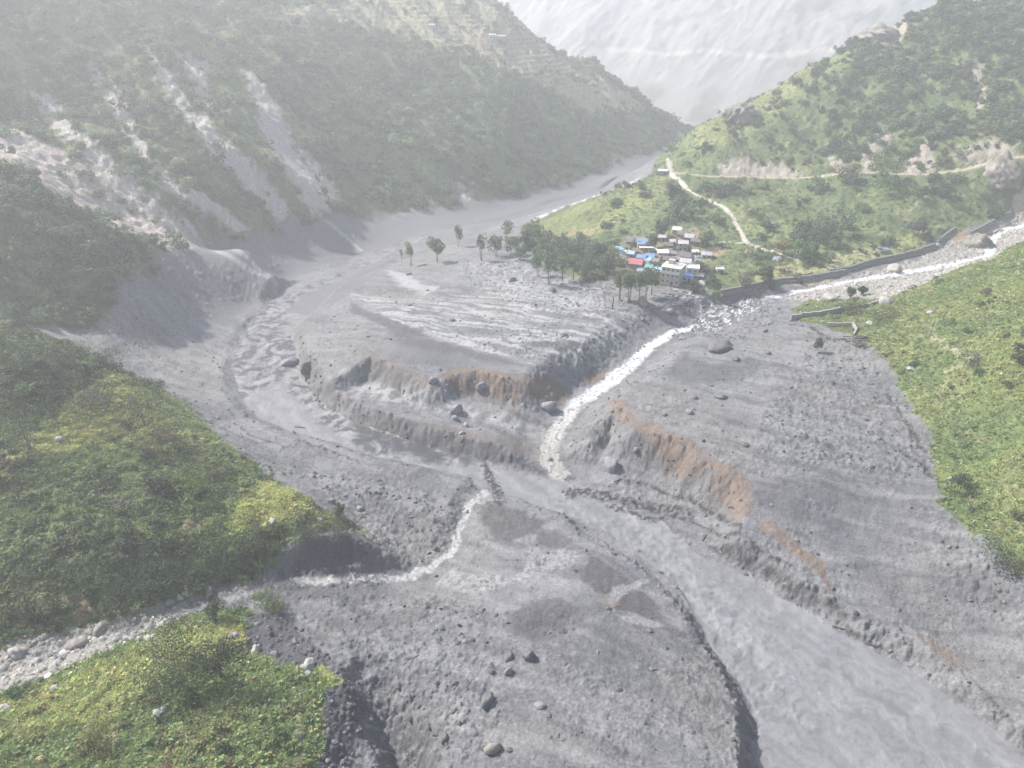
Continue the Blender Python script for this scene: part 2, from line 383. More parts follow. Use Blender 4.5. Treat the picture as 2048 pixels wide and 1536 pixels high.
s_A = np.maximum(mask([(355,1035),(400,1040),(410,1055),(370,1060)], .6, 1.5), mask([(110,1200),(150,1160),(190,1210),(170,1250)], .8, 2)) * .8
path = np.zeros_like(Z)
def pathline(lst, w, G=None):
    d = dline(HP(lst), GX + .8 * N2, GY + .8 * N2, 12); return 1 - ss(w * .8, w * 1.5, d)
ROAD = [(1338,322),(1342,345),(1400,352),(1480,355),(1560,356),(1640,352),(1700,346),(1760,346),(1830,349),(1880,346),(1930,338),(1980,325),(2048,312),(2150,300)]
p_road = pathline(ROAD, 2.0)
p_path = np.maximum(pathline([(1335,318),(1340,345),(1358,362),(1378,382),(1395,392),(1420,400),(1440,410),(1462,430),(1474,450),(1485,470),(1492,487),(1520,498),(1545,506),(1575,516),(1605,523)], 1.3),
                    pathline([(1425,487),(1490,487)], .8) * .7)
p_f = np.maximum.reduce([pathline([(1860,672),(1885,688),(1920,705),(1948,720),(1920,735),(1890,742)], .6) * .8,
                         pathline([(1400,362),(1480,205),(1560,140)], .7) * 0, pathline([(600,1380),(598,1420),(600,1480),(596,1500)], .5) * .9,
                         pathline([(1820,420),(1900,365),(1965,325)], 1.0) * .35])
# flatten the road into the hillside
Zr = sample(ZB, *np.array(HP(ROAD)).T)
dr, vr = dline(HP(ROAD), GX, GY, 14, list(Zr)); nearroad = 1 - ss(6, 11, dr)
dp_ = dline(HP([(1335,318),(1340,345),(1358,362),(1378,382),(1395,392),(1420,400),(1440,410),(1462,430),(1474,450),(1485,470),(1492,487),(1520,498)]), GX, GY, 14); nearroad = np.maximum(nearroad, 1 - ss(5, 9, dp_))
m_ = 1 - ss(2.2, 6.0, dr); Z = Z * (1 - m_) + m_ * vr

# ------------------------------------------------------------------ mud features
mudm = 1 - veg
smooth = np.maximum.reduce([ mask([(400,478),(560,468),(570,555),(500,625),(420,665),(370,600),(320,540),(350,500)], 4, 4),
  mask([(560,640),(600,590),(680,560),(760,525),(790,520),(740,560),(690,590),(640,630),(590,668)], 2, 2),
  mask([(730,690),(830,680),(900,690),(980,705),(1080,728),(1130,742),(1000,745),(900,735),(800,715)], 3, 3),
  mask([(480,460),(560,455),(700,435),(900,420),(1100,382),(1290,312),(1330,300),(1200,388),(1000,445),(900,450),(800,480),(700,515),(620,540),(560,560),(500,540)], 4, 3),
])
river = ss(3.5, 4.5, d_riv)
foam_up = mask([(450,690),(520,610),(640,560),(760,515),(800,512),(700,540),(620,600),(560,660),(600,670),(615,740),(640,790),(720,840),(900,890),(1150,950),(1100,955),(900,930),(760,915),(640,850),(560,760),(470,800),(455,750)], 2, 2)
darkpool = mask([(700,840),(800,862),(900,890),(1000,905),(1090,930),(1170,960),(1220,975),(1130,955),(1000,925),(880,925),(800,905),(720,880)], 3, 3)
# (stronger foam, dark debris)
def string(lst, w):
    d = dline(HP(lst), WX + .8 * N2, WY + .8 * N2, 14); return 1 - ss(w * .5, w * 1.2, d + 1.1 * np.abs(N2) * w + .5 * N3)
debris_line = np.maximum.reduce([
  string([(1140,988),(1180,985),(1230,998),(1290,1012),(1340,1020),(1372,1030)], 3.2),
  string([(1215,1012),(1270,1025),(1310,1040),(1350,1035)], 2.0), string([(1250,965),(1310,975),(1380,1000),(1430,1030),(1480,1050)], 1.3),
  string([(1350,1035),(1400,1050),(1460,1068),(1520,1100),(1580,1130)], 1.0),
  string([(1422,1098),(1450,1103),(1490,1122),(1530,1140),(1575,1165),(1600,1178)], 1.7),
  string([(968,935),(985,960),(990,985),(1000,1005)], 2.6), string([(940,960),(960,990)], 1.2),
  string([(1615,1200),(1650,1212),(1690,1230)], .8), string([(1665,1240),(1700,1255),(1730,1272),(1758,1294)], .8),
  string([(590,772),(615,776),(640,780)], 1.1), string([(600,880),(650,900),(720,925)], .8), string([(470,845),(500,870),(560,890)], .7),
  string([(1580,650),(1620,655),(1660,680),(1720,680),(1750,690)], 1.6), string([(1770,790),(1800,830),(1830,870),(1850,900)], 1.2), string([(1800,900),(1840,930),(1862,960)], 1.4),
  string([(1420,1100),(1480,1110)], .6), string([(1900,1325),(1960,1380),(2020,1440)], .9) * .5])
hummock = np.maximum.reduce([
  mask([(480,920),(620,940),(760,960),(900,985),(935,1000),(925,1060),(900,1100),(830,1140),(760,1090),(700,1020),(600,960)], 2, 3),
  mask([(560,1190),(700,1190),(880,1190),(1000,1230),(980,1536),(820,1536),(700,1380),(600,1320)], 3, 3) * .8,
  mask([(1640,660),(1740,690),(1830,820),(1870,930),(1800,960),(1640,930),(1500,880),(1560,760)], 4, 4) * .8,
  mask([(910,520),(1060,520),(1200,560),(1330,600),(1300,650),(1150,640),(1000,600),(930,560)], 3, 3) * .9,
  mask([(960,640),(1200,700),(1290,660),(1260,720),(1180,760),(1100,740),(960,700)], 3, 4) * .7,
  mask([(1340,600),(1500,590),(1580,600),(1560,640),(1450,690),(1330,660)], 2, 3) * .8,
])
rubble = np.maximum(mask([(490,1230),(560,1225),(620,1280),(660,1330),(620,1340),(560,1328),(500,1300),(490,1260)], 1, 1),
                    mask([(640,1380),(700,1370),(740,1420),(700,1536),(600,1700),(640,1480)], 1, 1))
stone_bed = np.maximum.reduce([ mask([(1640,566),(1700,552),(1760,538),(1830,522),(1880,500),(1905,475),(1935,482),(1985,455),(2048,430),(2048,470),(1990,520),(1900,540),(1760,565),(1650,585)], 1.0, 1.5),
  mask([(-150,1320),(0,1290),(130,1262),(260,1225),(330,1200),(400,1190),(350,1235),(290,1262),(230,1300),(110,1345),(0,1388),(-150,1440)], .8, 1),
  mask([(1560,600),(1640,572),(1760,552),(1880,528),(1950,505),(1960,470),(2048,420),(2300,350),(2300,420),(2048,482),(1960,520),(1850,572),(1760,597),(1700,598),(1620,602)], 1.5, 1.5)])
veg = veg * (1 - stone_bed * .93) * (1 - rubble)
mudm = np.clip(1 - veg - stone_bed, 0, 1)

# displacement
_t = R(-28); fxx_ = (GX * math.cos(_t) + GY * math.sin(_t)) / 4; fyy_ = -GX * math.sin(_t) + GY * math.cos(_t)
slope_noise = fbm(GX, GY, 14, 5, 100, .55)
rgh = np.clip(.12 + .88 * ss(-.12, .25, fbm(GX + 6 * N2, GY, 26, 5, 105, .6)) * (.5 + .5 * ss(-.3, .2, fbm(fxx_, fyy_, 8, 3, 107))) + .5 * hummock, 0, 1.1)
lump = cells(GX, GY, 1.9, 1, .45) * .75 + cells(GX, GY, .95, 2, .55) * .4
Zd = np.zeros_like(Z)
near = 1 - ss(250, 420, GY)
notriv = 1 - river
Zd += mudm * notriv * (1 - smooth * .8) * (slope_noise * .8 + rgh * (N2 * .28 + N3 * .30 + N4 * .11 * (1 - ss(230, 330, GY))) + N2 * .06)
Zd += mudm * notriv * (1 - smooth) * (.15 + .85 * hummock) * (lump * .8)
cl2 = cells(GX, GY, 4.2, 5, .55)
Zd += mudm * notriv * hummock * cl2 * .6
# flow ridges on fan & terrace: streaks along the flow
th = R(-28); fx = GX * math.cos(th) + GY * math.sin(th); fy = -GX * math.sin(th) + GY * math.cos(th)
streak = fbm(fx / 7, fy, 3.5, 4, 120, .6)
Zd += mudm * notriv * (1 - smooth) * streak * .10
# river waves
rw = fbm(GX + 3 * N2, GY + 3 * N2, 9, 3, 130, .55)
thr = R(-52); rx = GX * math.cos(thr) + GY * math.sin(thr); ry = -GX * math.sin(thr) + GY * math.cos(thr)
mot = 1 - ss(95, 150, np.hypot(GX - 55, (GY - 110) * 1.0))
wave = ridged(rx / 1.6 + 2 * N2, ry + 2.5 * N2, 7, 3, 140) - .5
cren = mask([(1130,1000),(1260,1030),(1400,1120),(1480,1210),(1560,1320),(1620,1440),(1500,1440),(1400,1290),(1320,1170),(1220,1090),(1100,1030)], 11, 8)
flr = fbm(rx / 14 + 1.3 * rw, ry + 5 * rw, 3.2, 5, 145, .58)
Zd += river * (GY < 330) * (rw * .24 + flr * .08 + fbm(rx / 2.5, ry, 4.0, 3, 143) * .10 + cren * (fbm(rx + N2, ry + N2, 3.8, 3, 141) * .5 + np.clip(ridged(rx, ry, 5.0, 2, 142), 0, 1) ** 2 * .3) - .1)
swx = GX + 7 * fbm(GX, GY, 24, 3, 151); swy = GY + 7 * fbm(GX, GY, 24, 3, 152)
foamn = fbm(swx * .75 + swy * .25, swy * .95 - swx * .3, 4.6, 6, 150, .64)
Zd += river * foam_up * (np.abs(foamn) * .08)
Zd += veg * (N1 * 1.6 + N2 * .8 + cells(GX, GY, 5, 9, .7) * 1.0) * ss(.3, 1, veg)
Zd += (s_main + s_gr + s_tan).clip(0, 1) * (-.8 + N2 * .8)
fur = perlin(gu / 3.5, gv / 60, 61)
Zd += (s_main + s_gr).clip(0, 1) * fur * .8
Zd += stone_bed * (cells(GX, GY, 2.2, 7, .7) * .9 + cells(GX, GY, 1.1, 8, .6) * .45)
Zd += rubble * (cells(GX, GY, 1.3, 7, .8) * .6)
bankm = ss(.35, .8, slopeB0) * mudm * notriv
Zd += bankm * (cells(GX, GY, 2.6, 11, .7) * .9 + cells(GX, GY, 1.3, 12, .7) * .5 + N3 * .35)
Zd += debris_line * np.abs(N3) * .35 + debris_line * .08
Z = (Z + Zd).astype(np.float32)
print('detail', time.time() - T0)

# slope (for banks)
gy_, gx_ = np.gradient(Z)
dyy = np.gradient(GY, axis=0); dxx = np.gradient(GX, axis=1)
zy = gy_ / dyy; zx = gx_ / dxx
slope = np.hypot(zx, zy)
gyb, gxb = np.gradient(ZB); slopeB = np.hypot(gyb / dyy, gxb / dxx)

# ------------------------------------------------------------------ colours
def C(r, g, b): return np.array([r, g, b], np.float32)
def lerp(c, m, col):
    m = m[..., None]; return c * (1 - m) + m * col
var = (N1 * .5 + N2 * .35 + N3 * .3)
mud = C(.158, .160, .167) * np.ones(Z.shape + (1,), np.float32)
col = mud * (1 + .36 * var[..., None])
flw = fbm(fx / 10 + 1.5 * N1, fy + 7 * N1, 4.5, 5, 125, .6)
col = col * (1 + .22 * N0 + .10 * N1)[..., None]
col = lerp(col, ss(.0, .4, fbm(GX, GY, 55, 4, 127)) * .4, C(.195, .183, .168))
col = lerp(col, ss(.12, .4, flw) * .6 * (1 - smooth), C(.098, .098, .103))
thin = (1 - ss(.0, .05, np.abs(fbm(fx / 7 + 1.8 * N1, fy + 8 * N1, 7.0, 4, 128, .6)))) * ss(-.25, .15, N1 + .3 * N2) + (1 - ss(.0, .04, np.abs(fbm(GX + 9 * N1, GY + 9 * N0, 19.0, 5, 129, .55)))) * .7
col = lerp(col, np.clip(thin, 0, 1) * .55 * (1 - smooth), C(.065, .065, .07))
col = lerp(col, ss(.12, .4, -flw) * .35 * (1 - smooth), C(.27, .268, .265))
col = lerp(col, ss(.0, .35, streak) * .35 * (1 - smooth), C(.25, .25, .25))
col = lerp(col, ss(.1, .5, -N2 - .3 * N3) * .5 * hummock, C(.075, .075, .082))
col = lerp(col, ss(.15, .6, -N3 - .5 * N4 * (GY < 300)) * .42 * (1 - smooth) * rgh, C(.08, .08, .086))
col = lerp(col, ss(.15, .6, N3 + .3 * N2) * .35 * (1 - smooth) * rgh, C(.30, .30, .30))
# wet silt on the terrace, its sky reflection painted in as pale colour
T1 = mask([(700,585),(800,600),(900,605),(1000,560),(1080,580),(1180,600),(1280,640),(1240,690),(1180,735),(1060,735),(960,715),(860,680),(770,650),(710,620)], 5, 5)
wet = T1 * ss(-.10, .25, fbm(fx / 9 + 1.2 * N1, fy + 6 * N1, 4.0, 5, 160, .6)) * ss(-.5, .1, N3 + .2)
wet = np.maximum(wet, mask([(920,525),(1040,520),(1150,560),(1260,590),(1200,620),(1060,600),(960,570)], 4, 4) * ss(-.05, .2, -N2) * .7)
wet = np.maximum(wet, mask([(650,760),(760,750),(880,790),(1000,830),(1090,860),(1050,870),(900,830),(760,800),(660,785)], 3, 3) * ss(-.25, .2, N2) * .8)
wet = np.maximum(wet, mask([(770,540),(800,545),(850,570),(880,572),(850,590),(800,570)], 2, 3) * .8)
col = lerp(col, wet * .68, C(.42, .42, .42))
dk = np.maximum.reduce([
 mask([(1050,682),(1100,683),(1170,685),(1180,697),(1120,702),(1070,692)], 1, 1.2),
 mask([(700,605),(760,630),(850,665),(830,672),(760,650),(700,622)], 1, 1),
 mask([(760,640),(860,672),(940,700),(1060,730),(1000,730),(900,705),(800,690)], 2, 2) * .8,
 mask([(1360,700),(1420,730),(1500,715),(1530,730),(1480,760),(1380,770),(1330,750)], 2, 4) * .7,
 mask([(1600,1020),(1700,1060),(1760,1130),(1900,1280),(1960,1330),(1850,1260),(1740,1170),(1640,1080)], 3, 4) * .5,
 mask([(1500,960),(1600,960),(1660,1000),(1660,1060),(1590,1060),(1520,1010)], 2, 3) * .5])
col = lerp(col, dk * .85, C(.078, .078, .086))
sand = np.maximum.reduce([
 mask([(955,1008),(1000,1010),(1050,1025),(1088,1045),(1070,1065),(1020,1082),(980,1070),(965,1040)], 1.1, 1.6),
 mask([(1085,1055),(1130,1072),(1150,1080),(1100,1098),(1070,1085)], .5, .5) * .8,
 mask([(1180,1108),(1215,1130),(1262,1162),(1290,1160),(1235,1190),(1195,1185),(1165,1160),(1168,1130)], .8, .9),
 mask([(1215,1200),(1250,1180),(1290,1185),(1320,1210),(1330,1240),(1270,1228),(1225,1215)], .8, .9),
 mask([(1320,1255),(1345,1250),(1375,1280),(1350,1275)], .4, .4),
 mask([(1015,1240),(1060,1205),(1100,1195),(1160,1220),(1180,1250),(1100,1275),(1070,1290),(1025,1270)], 1.2, 2.0) * .9,
 mask([(640,1250),(700,1232),(790,1222),(850,1218),(860,1235),(760,1258),(670,1265)], 1, 2) * .6])
col = lerp(col, sand * (.86 + .3 * N2 + .3 * N3).clip(0, .95), C(.088, .084, .088) * 1.0)
white_sed = np.maximum.reduce([
 mask([(1060,1120),(1120,1100),(1170,1100),(1130,1140),(1050,1160),(960,1150),(900,1140),(880,1150),(870,1170),(960,1190),(1010,1170)], 1, 2.0) * ss(-.3,.2,N3+.1),
 mask([(1210,1200),(1230,1175),(1290,1155),(1300,1165),(1240,1190),(1225,1215)], .4, .8),
 mask([(1230,1230),(1270,1235),(1330,1245),(1320,1255),(1260,1250)], .4, .8)])
col = lerp(col, white_sed * .6, C(.31, .31, .308))
darkflow = mask([(1270,1225),(1180,1205),(1150,1215),(1180,1260),(1200,1280),(1150,1330),(1210,1330),(1240,1260)], 1.5, 2)
col = lerp(col, darkflow * .7 * ss(-.5, .3, N3 + N2), C(.10, .103, .112))
# river
rcl = (1 - ss(.0, .045, np.abs(flr))) * .16
rc = C(.200, .202, .208) * (1 + .08 * (rw + .6 * foamn)[..., None] + 0.36 * flr[..., None] - rcl[..., None])
far_riv = ss(330, 420, GY)[..., None]
rc = rc * (1 - far_riv * .12)
col = col * (1 - river[..., None]) + rc * river[..., None]
fd = river * foam_up * ss(.0, .16, foamn + .25 * N1) 
col = lerp(col, fd * .9, C(.060, .060, .068))
fl = river * foam_up * ss(.2, .45, -foamn)
col = lerp(col, fl * .4, C(.42, .42, .43))
col = lerp(col, darkpool * ss(-.8, -.1, foamn + .3 * N3) * .92, C(.055, .056, .064))
# far bright water
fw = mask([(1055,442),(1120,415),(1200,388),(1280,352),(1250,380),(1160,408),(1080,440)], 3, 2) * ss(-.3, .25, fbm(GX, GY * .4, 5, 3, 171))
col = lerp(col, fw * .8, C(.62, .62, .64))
# sloping mud bank debris on edges
edge = np.exp(-(d_riv / 1.1) ** 2) * (GY < 330)
col = lerp(col, edge * ss(-.1, .5, N3) * .6 * (GY < 190), C(.12, .12, .125))
col = lerp(col, debris_line * ss(-.35, .1, N3 + .2 * N2), C(.035, .033, .034))
# dusted smooth slopes
col = lerp(col, smooth * (GY > 330) * .85, C(.150, .150, .158))
# rills on dusted slope
for l in ([(620,420),(650,440),(690,470),(722,500)], [(400,480),(440,505),(490,535),(545,562)], [(470,500),(520,540),(550,560)]):
    d = dline(HP(l), WX, WY, 15); col = lerp(col, (1 - ss(.8, 2.6, d)) * .55, C(.42, .42, .42))
# banks: darker grey-brown, some orange
bank = ss(.55, .95, slopeB) * mudm * (1 - river)
col = lerp(col, bank * .35 * ss(-.6,.4,N2), C(.15, .145, .14))
org = np.maximum.reduce([
 mask([(880,750),(905,738),(950,735),(985,742),(1050,754),(1100,762),(1134,780),(1125,808),(1100,805),(1040,805),(960,790),(900,775)], 1.6, 1.5),
 mask([(1170,745),(1220,740),(1232,748),(1190,770),(1170,765)], 1.2, 1),
 mask([(1215,800),(1240,800),(1262,815),(1278,845),(1255,845),(1220,820)], 1.2, 1.0),
 mask([(1255,855),(1300,842),(1335,862),(1392,885),(1402,905),(1440,925),(1480,940),(1502,965),(1500,1025),(1478,1040),(1440,1000),(1420,960),(1350,960),(1325,915),(1290,880)], 1.2, 1.2),
 mask([(1515,1045),(1545,1042),(1600,1090),(1645,1130),(1668,1188),(1640,1160),(1590,1110),(1540,1070),(1515,1065)], .9, .8),
 mask([(1830,1278),(1860,1272),(1905,1300),(1940,1345),(1900,1330),(1860,1295)], .6, .6) * .6,
 mask([(1310,1225),(1340,1240),(1400,1330),(1380,1340)], .4, .6) * 0])
brn = np.maximum.reduce([
 mask([(720,712),(745,705),(800,728),(870,755),(870,790),(800,770),(730,745)], 1.2, 1.5) * .6,
 mask([(880,850),(960,862),(1020,882),(1080,895),(1090,915),(1000,895),(900,870)], 1.5, 2) * .5,
 mask([(700,830),(800,840),(900,850),(900,880),(800,870),(720,850)], 1.5, 2) * .35,
 mask([(640,740),(700,790),(690,810),(640,790)], 1.2, 1) * .3])
gull = perlin(GX * .9, (GY) * .14, 66) * .5 + N3 * .5
col = lerp(col, org * .92 * ss(-.55, .25, N2 + .35 * N3 + .25), C(.190, .138, .102))
col = lerp(col, org * ss(.0, .5, gull) * .6, C(.15, .115, .09))
col = lerp(col, org * ss(-.1, .4, N2 - .2 * N3) * .6, C(.13, .122, .118))
col = lerp(col, org * ss(.2, .6, -gull) * .4, C(.27, .20, .14))
col = lerp(col, brn, C(.17, .14, .12))
rb = mask([(1190,1198),(1215,1200),(1245,1210),(1215,1212)], .3, .4); col = lerp(col, rb * .5, C(.24, .17, .12))
# cut bank dark
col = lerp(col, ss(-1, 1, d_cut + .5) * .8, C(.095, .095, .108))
col = lerp(col, rubble * .85, C(.065, .065, .072))
# streams: white water
def flow(d, w, nx, seed):
    return (1 - ss(w * .55, w * 1.1, d + 1.3 * N3 + 1.0 * N2))
st1 = flow(d_s1, 2.0 + 1.8 * ss(335, 370, GY) + 1.9 * (1 - ss(240, 330, GY)) * 1 + 1.5 * np.exp(-((GY - 318) / 16) ** 2), 1, 1)
st1 *= ss(-.62, -.05, fbm(GX, GY, 1.4, 3, 180, .6) - .06 + .6 * ss(255, 305, GY))
brd = mask([(1395,615),(1440,600),(1520,595),(1530,608),(1480,640),(1430,665),(1385,665)], 1.5, 1.5)
brf = fbm(GX * .8, GY, 5.0, 4, 185, .6)
st1 = st1 * (1 - brd) + brd * (1 - ss(.03, .10, np.abs(brf))) * ss(-.5, -.1, N3 + .2)
col = lerp(col, brd * .7, C(.10, .10, .11))
st1c = C(.62, .625, .63) * np.ones_like(col)
warm = (1 - ss(200, 255, GY))[..., None]
st1c = st1c * (1 - warm) + warm * C(.37, .355, .32)
col = col * (1 - st1[..., None] * .95) + st1c * st1[..., None] * .95
st2 = flow(d_s2, 1.35, 1, 2) * ss(-.5, .1, fbm(GX, GY, 1.1, 3, 190, .6) + .1)
st2w = ss(-105, -60, GX)
st2c = C(.46, .455, .44)
col = lerp(col, (1 - ss(1.0, 2.6, d_s2)) * .8 * (1 - st2w * .5), C(.17, .17, .18))
rap = mask([(130,1300),(160,1255),(250,1245),(345,1225),(340,1255),(250,1290)], 1, 1)
col = lerp(col, st2 * np.clip(.22 + .5 * st2w * ss(-62, -50, GX) + .6 * rap, 0, .9), st2c)
# stone beds
stn = cells(GX, GY, 2.2, 7, .7)
col = lerp(col, stone_bed * (1 - st1) * (1 - st2) * .9, C(.29, .27, .24))
col = lerp(col, stone_bed * (1 - st1) * (1 - st2) * ss(.15, .6, stn) * .8, C(.38, .37, .35))
col = lerp(col, stone_bed * (1 - st1) * (1 - st2) * ss(.1, .4, N2) * .4, C(.16, .17, .11))
# vegetation ground colours
g_dark = C(.068, .096, .044); g_mid = C(.115, .150, .062); g_yel = C(.27, .28, .11); g_dry = C(.32, .29, .17)
gc = g_mid * np.ones_like(col)
gc = lerp(gc, ss(-.05, .45, N1), g_dark)
yel = np.maximum.reduce([
  mask([(205,740),(270,775),(320,820),(340,850),(420,885),(300,880),(150,900),(0,960),(0,900),(120,840),(200,800)], 3, 5),
  mask([(480,1000),(540,960),(600,1000),(660,1040),(560,1050),(440,1060)], 2, 4),
  mask([(0,1390),(200,1330),(400,1250),(500,1240),(480,1290),(300,1380),(200,1450),(0,1480)], 2, 4) * .8,
  mask([(630,1335),(665,1345),(685,1365),(640,1370)], 1, 1),
  vF * .34 * ss(-.4, .2, N1), 
  mask([(1060,455),(1250,380),(1330,345),(1320,400),(1250,440),(1200,470),(1120,480)], 6, 6) * .4,
  mask([(1500,560),(1600,520),(1750,490),(1880,450),(1830,490),(1650,545),(1520,575)], 4, 5) * .9,
  mask([(1380,280),(1480,215),(1600,145),(1730,75),(1700,130),(1560,220),(1450,290),(1380,310)], 6, 8) * .45])
gc = lerp(gc, np.clip(yel, 0, 1) * .9, g_yel)
gc = lerp(gc, ss(.15, .5, fbm(GX, GY, 12, 4, 200)) * .5, g_dry * .8)
gc = lerp(gc, vCup * .8, C(.34, .32, .20))
gc = lerp(gc, vCup * ss(.1, .35, fbm(GX, GY, 60, 3, 210)) * .5, C(.40, .31, .21))
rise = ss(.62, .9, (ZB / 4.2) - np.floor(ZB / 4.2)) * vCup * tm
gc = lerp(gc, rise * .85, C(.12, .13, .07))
fld = np.maximum(mask([(1345,440),(1400,425),(1470,440),(1490,480),(1440,492),(1400,480)], 2, 2), mask([(1500,430),(1560,400),(1700,400),(1800,420),(1680,480),(1560,492),(1500,480)], 3, 3))
rows = np.sin((GY * .94 + GX * .34 + 3 * N1) * 2 * math.pi / 3.4)
gc = lerp(gc, fld * ss(-.2, .8, rows) * .45, C(.065, .10, .045))
gc = lerp(gc, fld * ss(.1, .9, -rows) * .4, C(.20, .24, .10))
gc = lerp(gc, mask([(1400,400),(1540,430),(1640,470),(1560,490),(1500,480),(1460,430)], 3, 2) * .6, C(.20, .23, .10))
gc = lerp(gc, mask([(1260,390),(1200,440),(1190,470),(1240,430),(1300,400)], 4, 4) * .6, C(.24, .29, .09))
gc = gc * (1.08 + .40 * (N2 + .5 * N3)[..., None])
col = col * (1 - veg[..., None]) + gc * veg[..., None]
soil = np.maximum.reduce([mask([(1420,495),(1450,490),(1445,508),(1425,515)], 1.5, 1.5), mask([(1492,492),(1520,500),(1515,512),(1490,508)], 1, 1), mask([(1550,535),(1580,532),(1590,545),(1555,552)], 1.2, 1.2),
   mask([(1895,470),(1930,460),(1935,485),(1900,490)], 1.5, 1.5), mask([(1140,455),(1200,460),(1180,472),(1130,468)], 2, 2) * .6, mask([(1240,480),(1400,455),(1420,530),(1330,560),(1220,530)], 3, 4) * .6])
col = lerp(col, soil * .8, C(.36, .26, .17))
for l, w in (([(1560,545),(1640,540),(1700,525)], .8), ([(1640,530),(1690,512),(1760,500)], .8), ([(1590,570),(1660,562)], .8)):
    d = dline(HP(l), WX, WY, 10); col = lerp(col, (1 - ss(w, w * 2.2, d)) * .7, C(.38, .33, .24))
scars_t = s_tan; 
col = lerp(col, s_main * .95, C(.40, .345, .305))
col = lerp(col, s_main * ss(.0, .5, fur) * .5, C(.52, .46, .41))
col = lerp(col, s_main * ss(.15, .5, N1) * .35, C(.13, .14, .08))
col = lerp(col, s_gr * .92, C(.42, .385, .35))
col = lerp(col, s_gr * ss(.25, .6, N3) * .7, C(.62, .60, .57))
col = lerp(col, s_tan * .9, C(.38, .33, .28))
col = lerp(col, s_A, C(.30, .22, .14))
col = lerp(col, p_road * .9, C(.42, .36, .28))
col = lerp(col, p_path * .95, C(.55, .50, .43))
col = lerp(col, p_f * .85, C(.40, .36, .27))
col = np.clip(col, .01, .95)
print('colour', time.time() - T0)

# ------------------------------------------------------------------ terrain meshes
river_c = river > .5
st_c = np.maximum(st1, st2) > .45
far_c = GY > 9999
REG = np.zeros(Z.shape, np.int32)                     # 0 mud plain
REG[(veg > .5) | (p_road > .5) | (s_main > .5) | (s_gr > .5) | (s_tan > .5)] = 2
REG[stone_bed > .5] = 5
h = REG == 2
isC = (vC > .4) & (GX < 250)
REG[h & isC & (GY > 300)] = 1
REG[h & (GX > 0) & (GY > 330)] = 3
REG[h & (GX > 0) & (GY <= 330)] = 4
REG[h & (GX <= 0) & (GY < 132) & (vG > .3)] = 6
REG[h & (GX <= 0) & (GY > 225) & (GY < 345)] = 7
REG[river_c] = 8
REG[st_c] = 9
REG[(ss(-1.5, -.8, -d_s2) > .5) & (GX < 0)] = 9
NAMES = {0: ('mud_plain', 'mud'), 1: ('terraced_mountain', 'green'), 2: ('near_left_hill', 'green'), 3: ('village_mountain', 'green'), 4: ('right_hill', 'green'),
         5: ('stony_river_bed', 'mud'), 6: ('lower_left_hill', 'green'), 7: ('wooded_spur', 'green'), 8: ('mud_river', 'water'), 9: ('white_stream', 'white')}

def mat_base(name):
    m = bpy.data.materials.new(name); m.use_nodes = True
    nt = m.node_tree; b = nt.nodes['Principled BSDF']
    return m, nt, b
def terrain_mat(name, rough, bump, bscale, spec=.3, contrast=.25, bdist=.3):
    m, nt, b = mat_base(name)
    at = nt.nodes.new('ShaderNodeAttribute'); at.attribute_name = 'albedo'
    tc = nt.nodes.new('ShaderNodeTexCoord')
    n1 = nt.nodes.new('ShaderNodeTexNoise'); n1.inputs['Scale'].default_value = bscale; n1.inputs['Detail'].default_value = 8; n1.inputs['Roughness'].default_value = .68
    nt.links.new(tc.outputs['Object'], n1.inputs['Vector'])
    mr = nt.nodes.new('ShaderNodeMapRange'); mr.inputs['From Min'].default_value = .3; mr.inputs['From Max'].default_value = .7
    mr.inputs['To Min'].default_value = 1 - contrast; mr.inputs['To Max'].default_value = 1 + contrast
    nt.links.new(n1.outputs['Fac'], mr.inputs['Value'])
    mx = nt.nodes.new('ShaderNodeVectorMath'); mx.operation = 'MULTIPLY'
    nt.links.new(at.outputs['Color'], mx.inputs[0]); nt.links.new(mr.outputs[0], mx.inputs[1])
    nt.links.new(mx.outputs[0], b.inputs['Base Color'])
    b.inputs['Roughness'].default_value = rough; b.inputs['Specular IOR Level'].default_value = spec
    bp = nt.nodes.new('ShaderNodeBump'); bp.inputs['Strength'].default_value = bump; bp.inputs['Distance'].default_value = bdist
    nt.links.new(n1.outputs['Fac'], bp.inputs['Height']); nt.links.new(bp.outputs[0], b.inputs['Normal'])
    return m
TM = {'mud': terrain_mat('mud', .68, .6, 1.6, .2, .34, .6), 'green': terrain_mat('grass_ground', .9, .8, .8, .1, .35, 1.2),
      'water': terrain_mat('muddy_water', .46, .35, .25, .25, .10, .7), 'white': terrain_mat('white_water', .4, .7, 1.2, .4, .3, .6)}
vid = np.arange(NX * NY).reshape(NY, NX)
quads = np.stack([vid[:-1, :-1], vid[:-1, 1:], vid[1:, 1:], vid[1:, :-1]], -1).reshape(-1, 4)
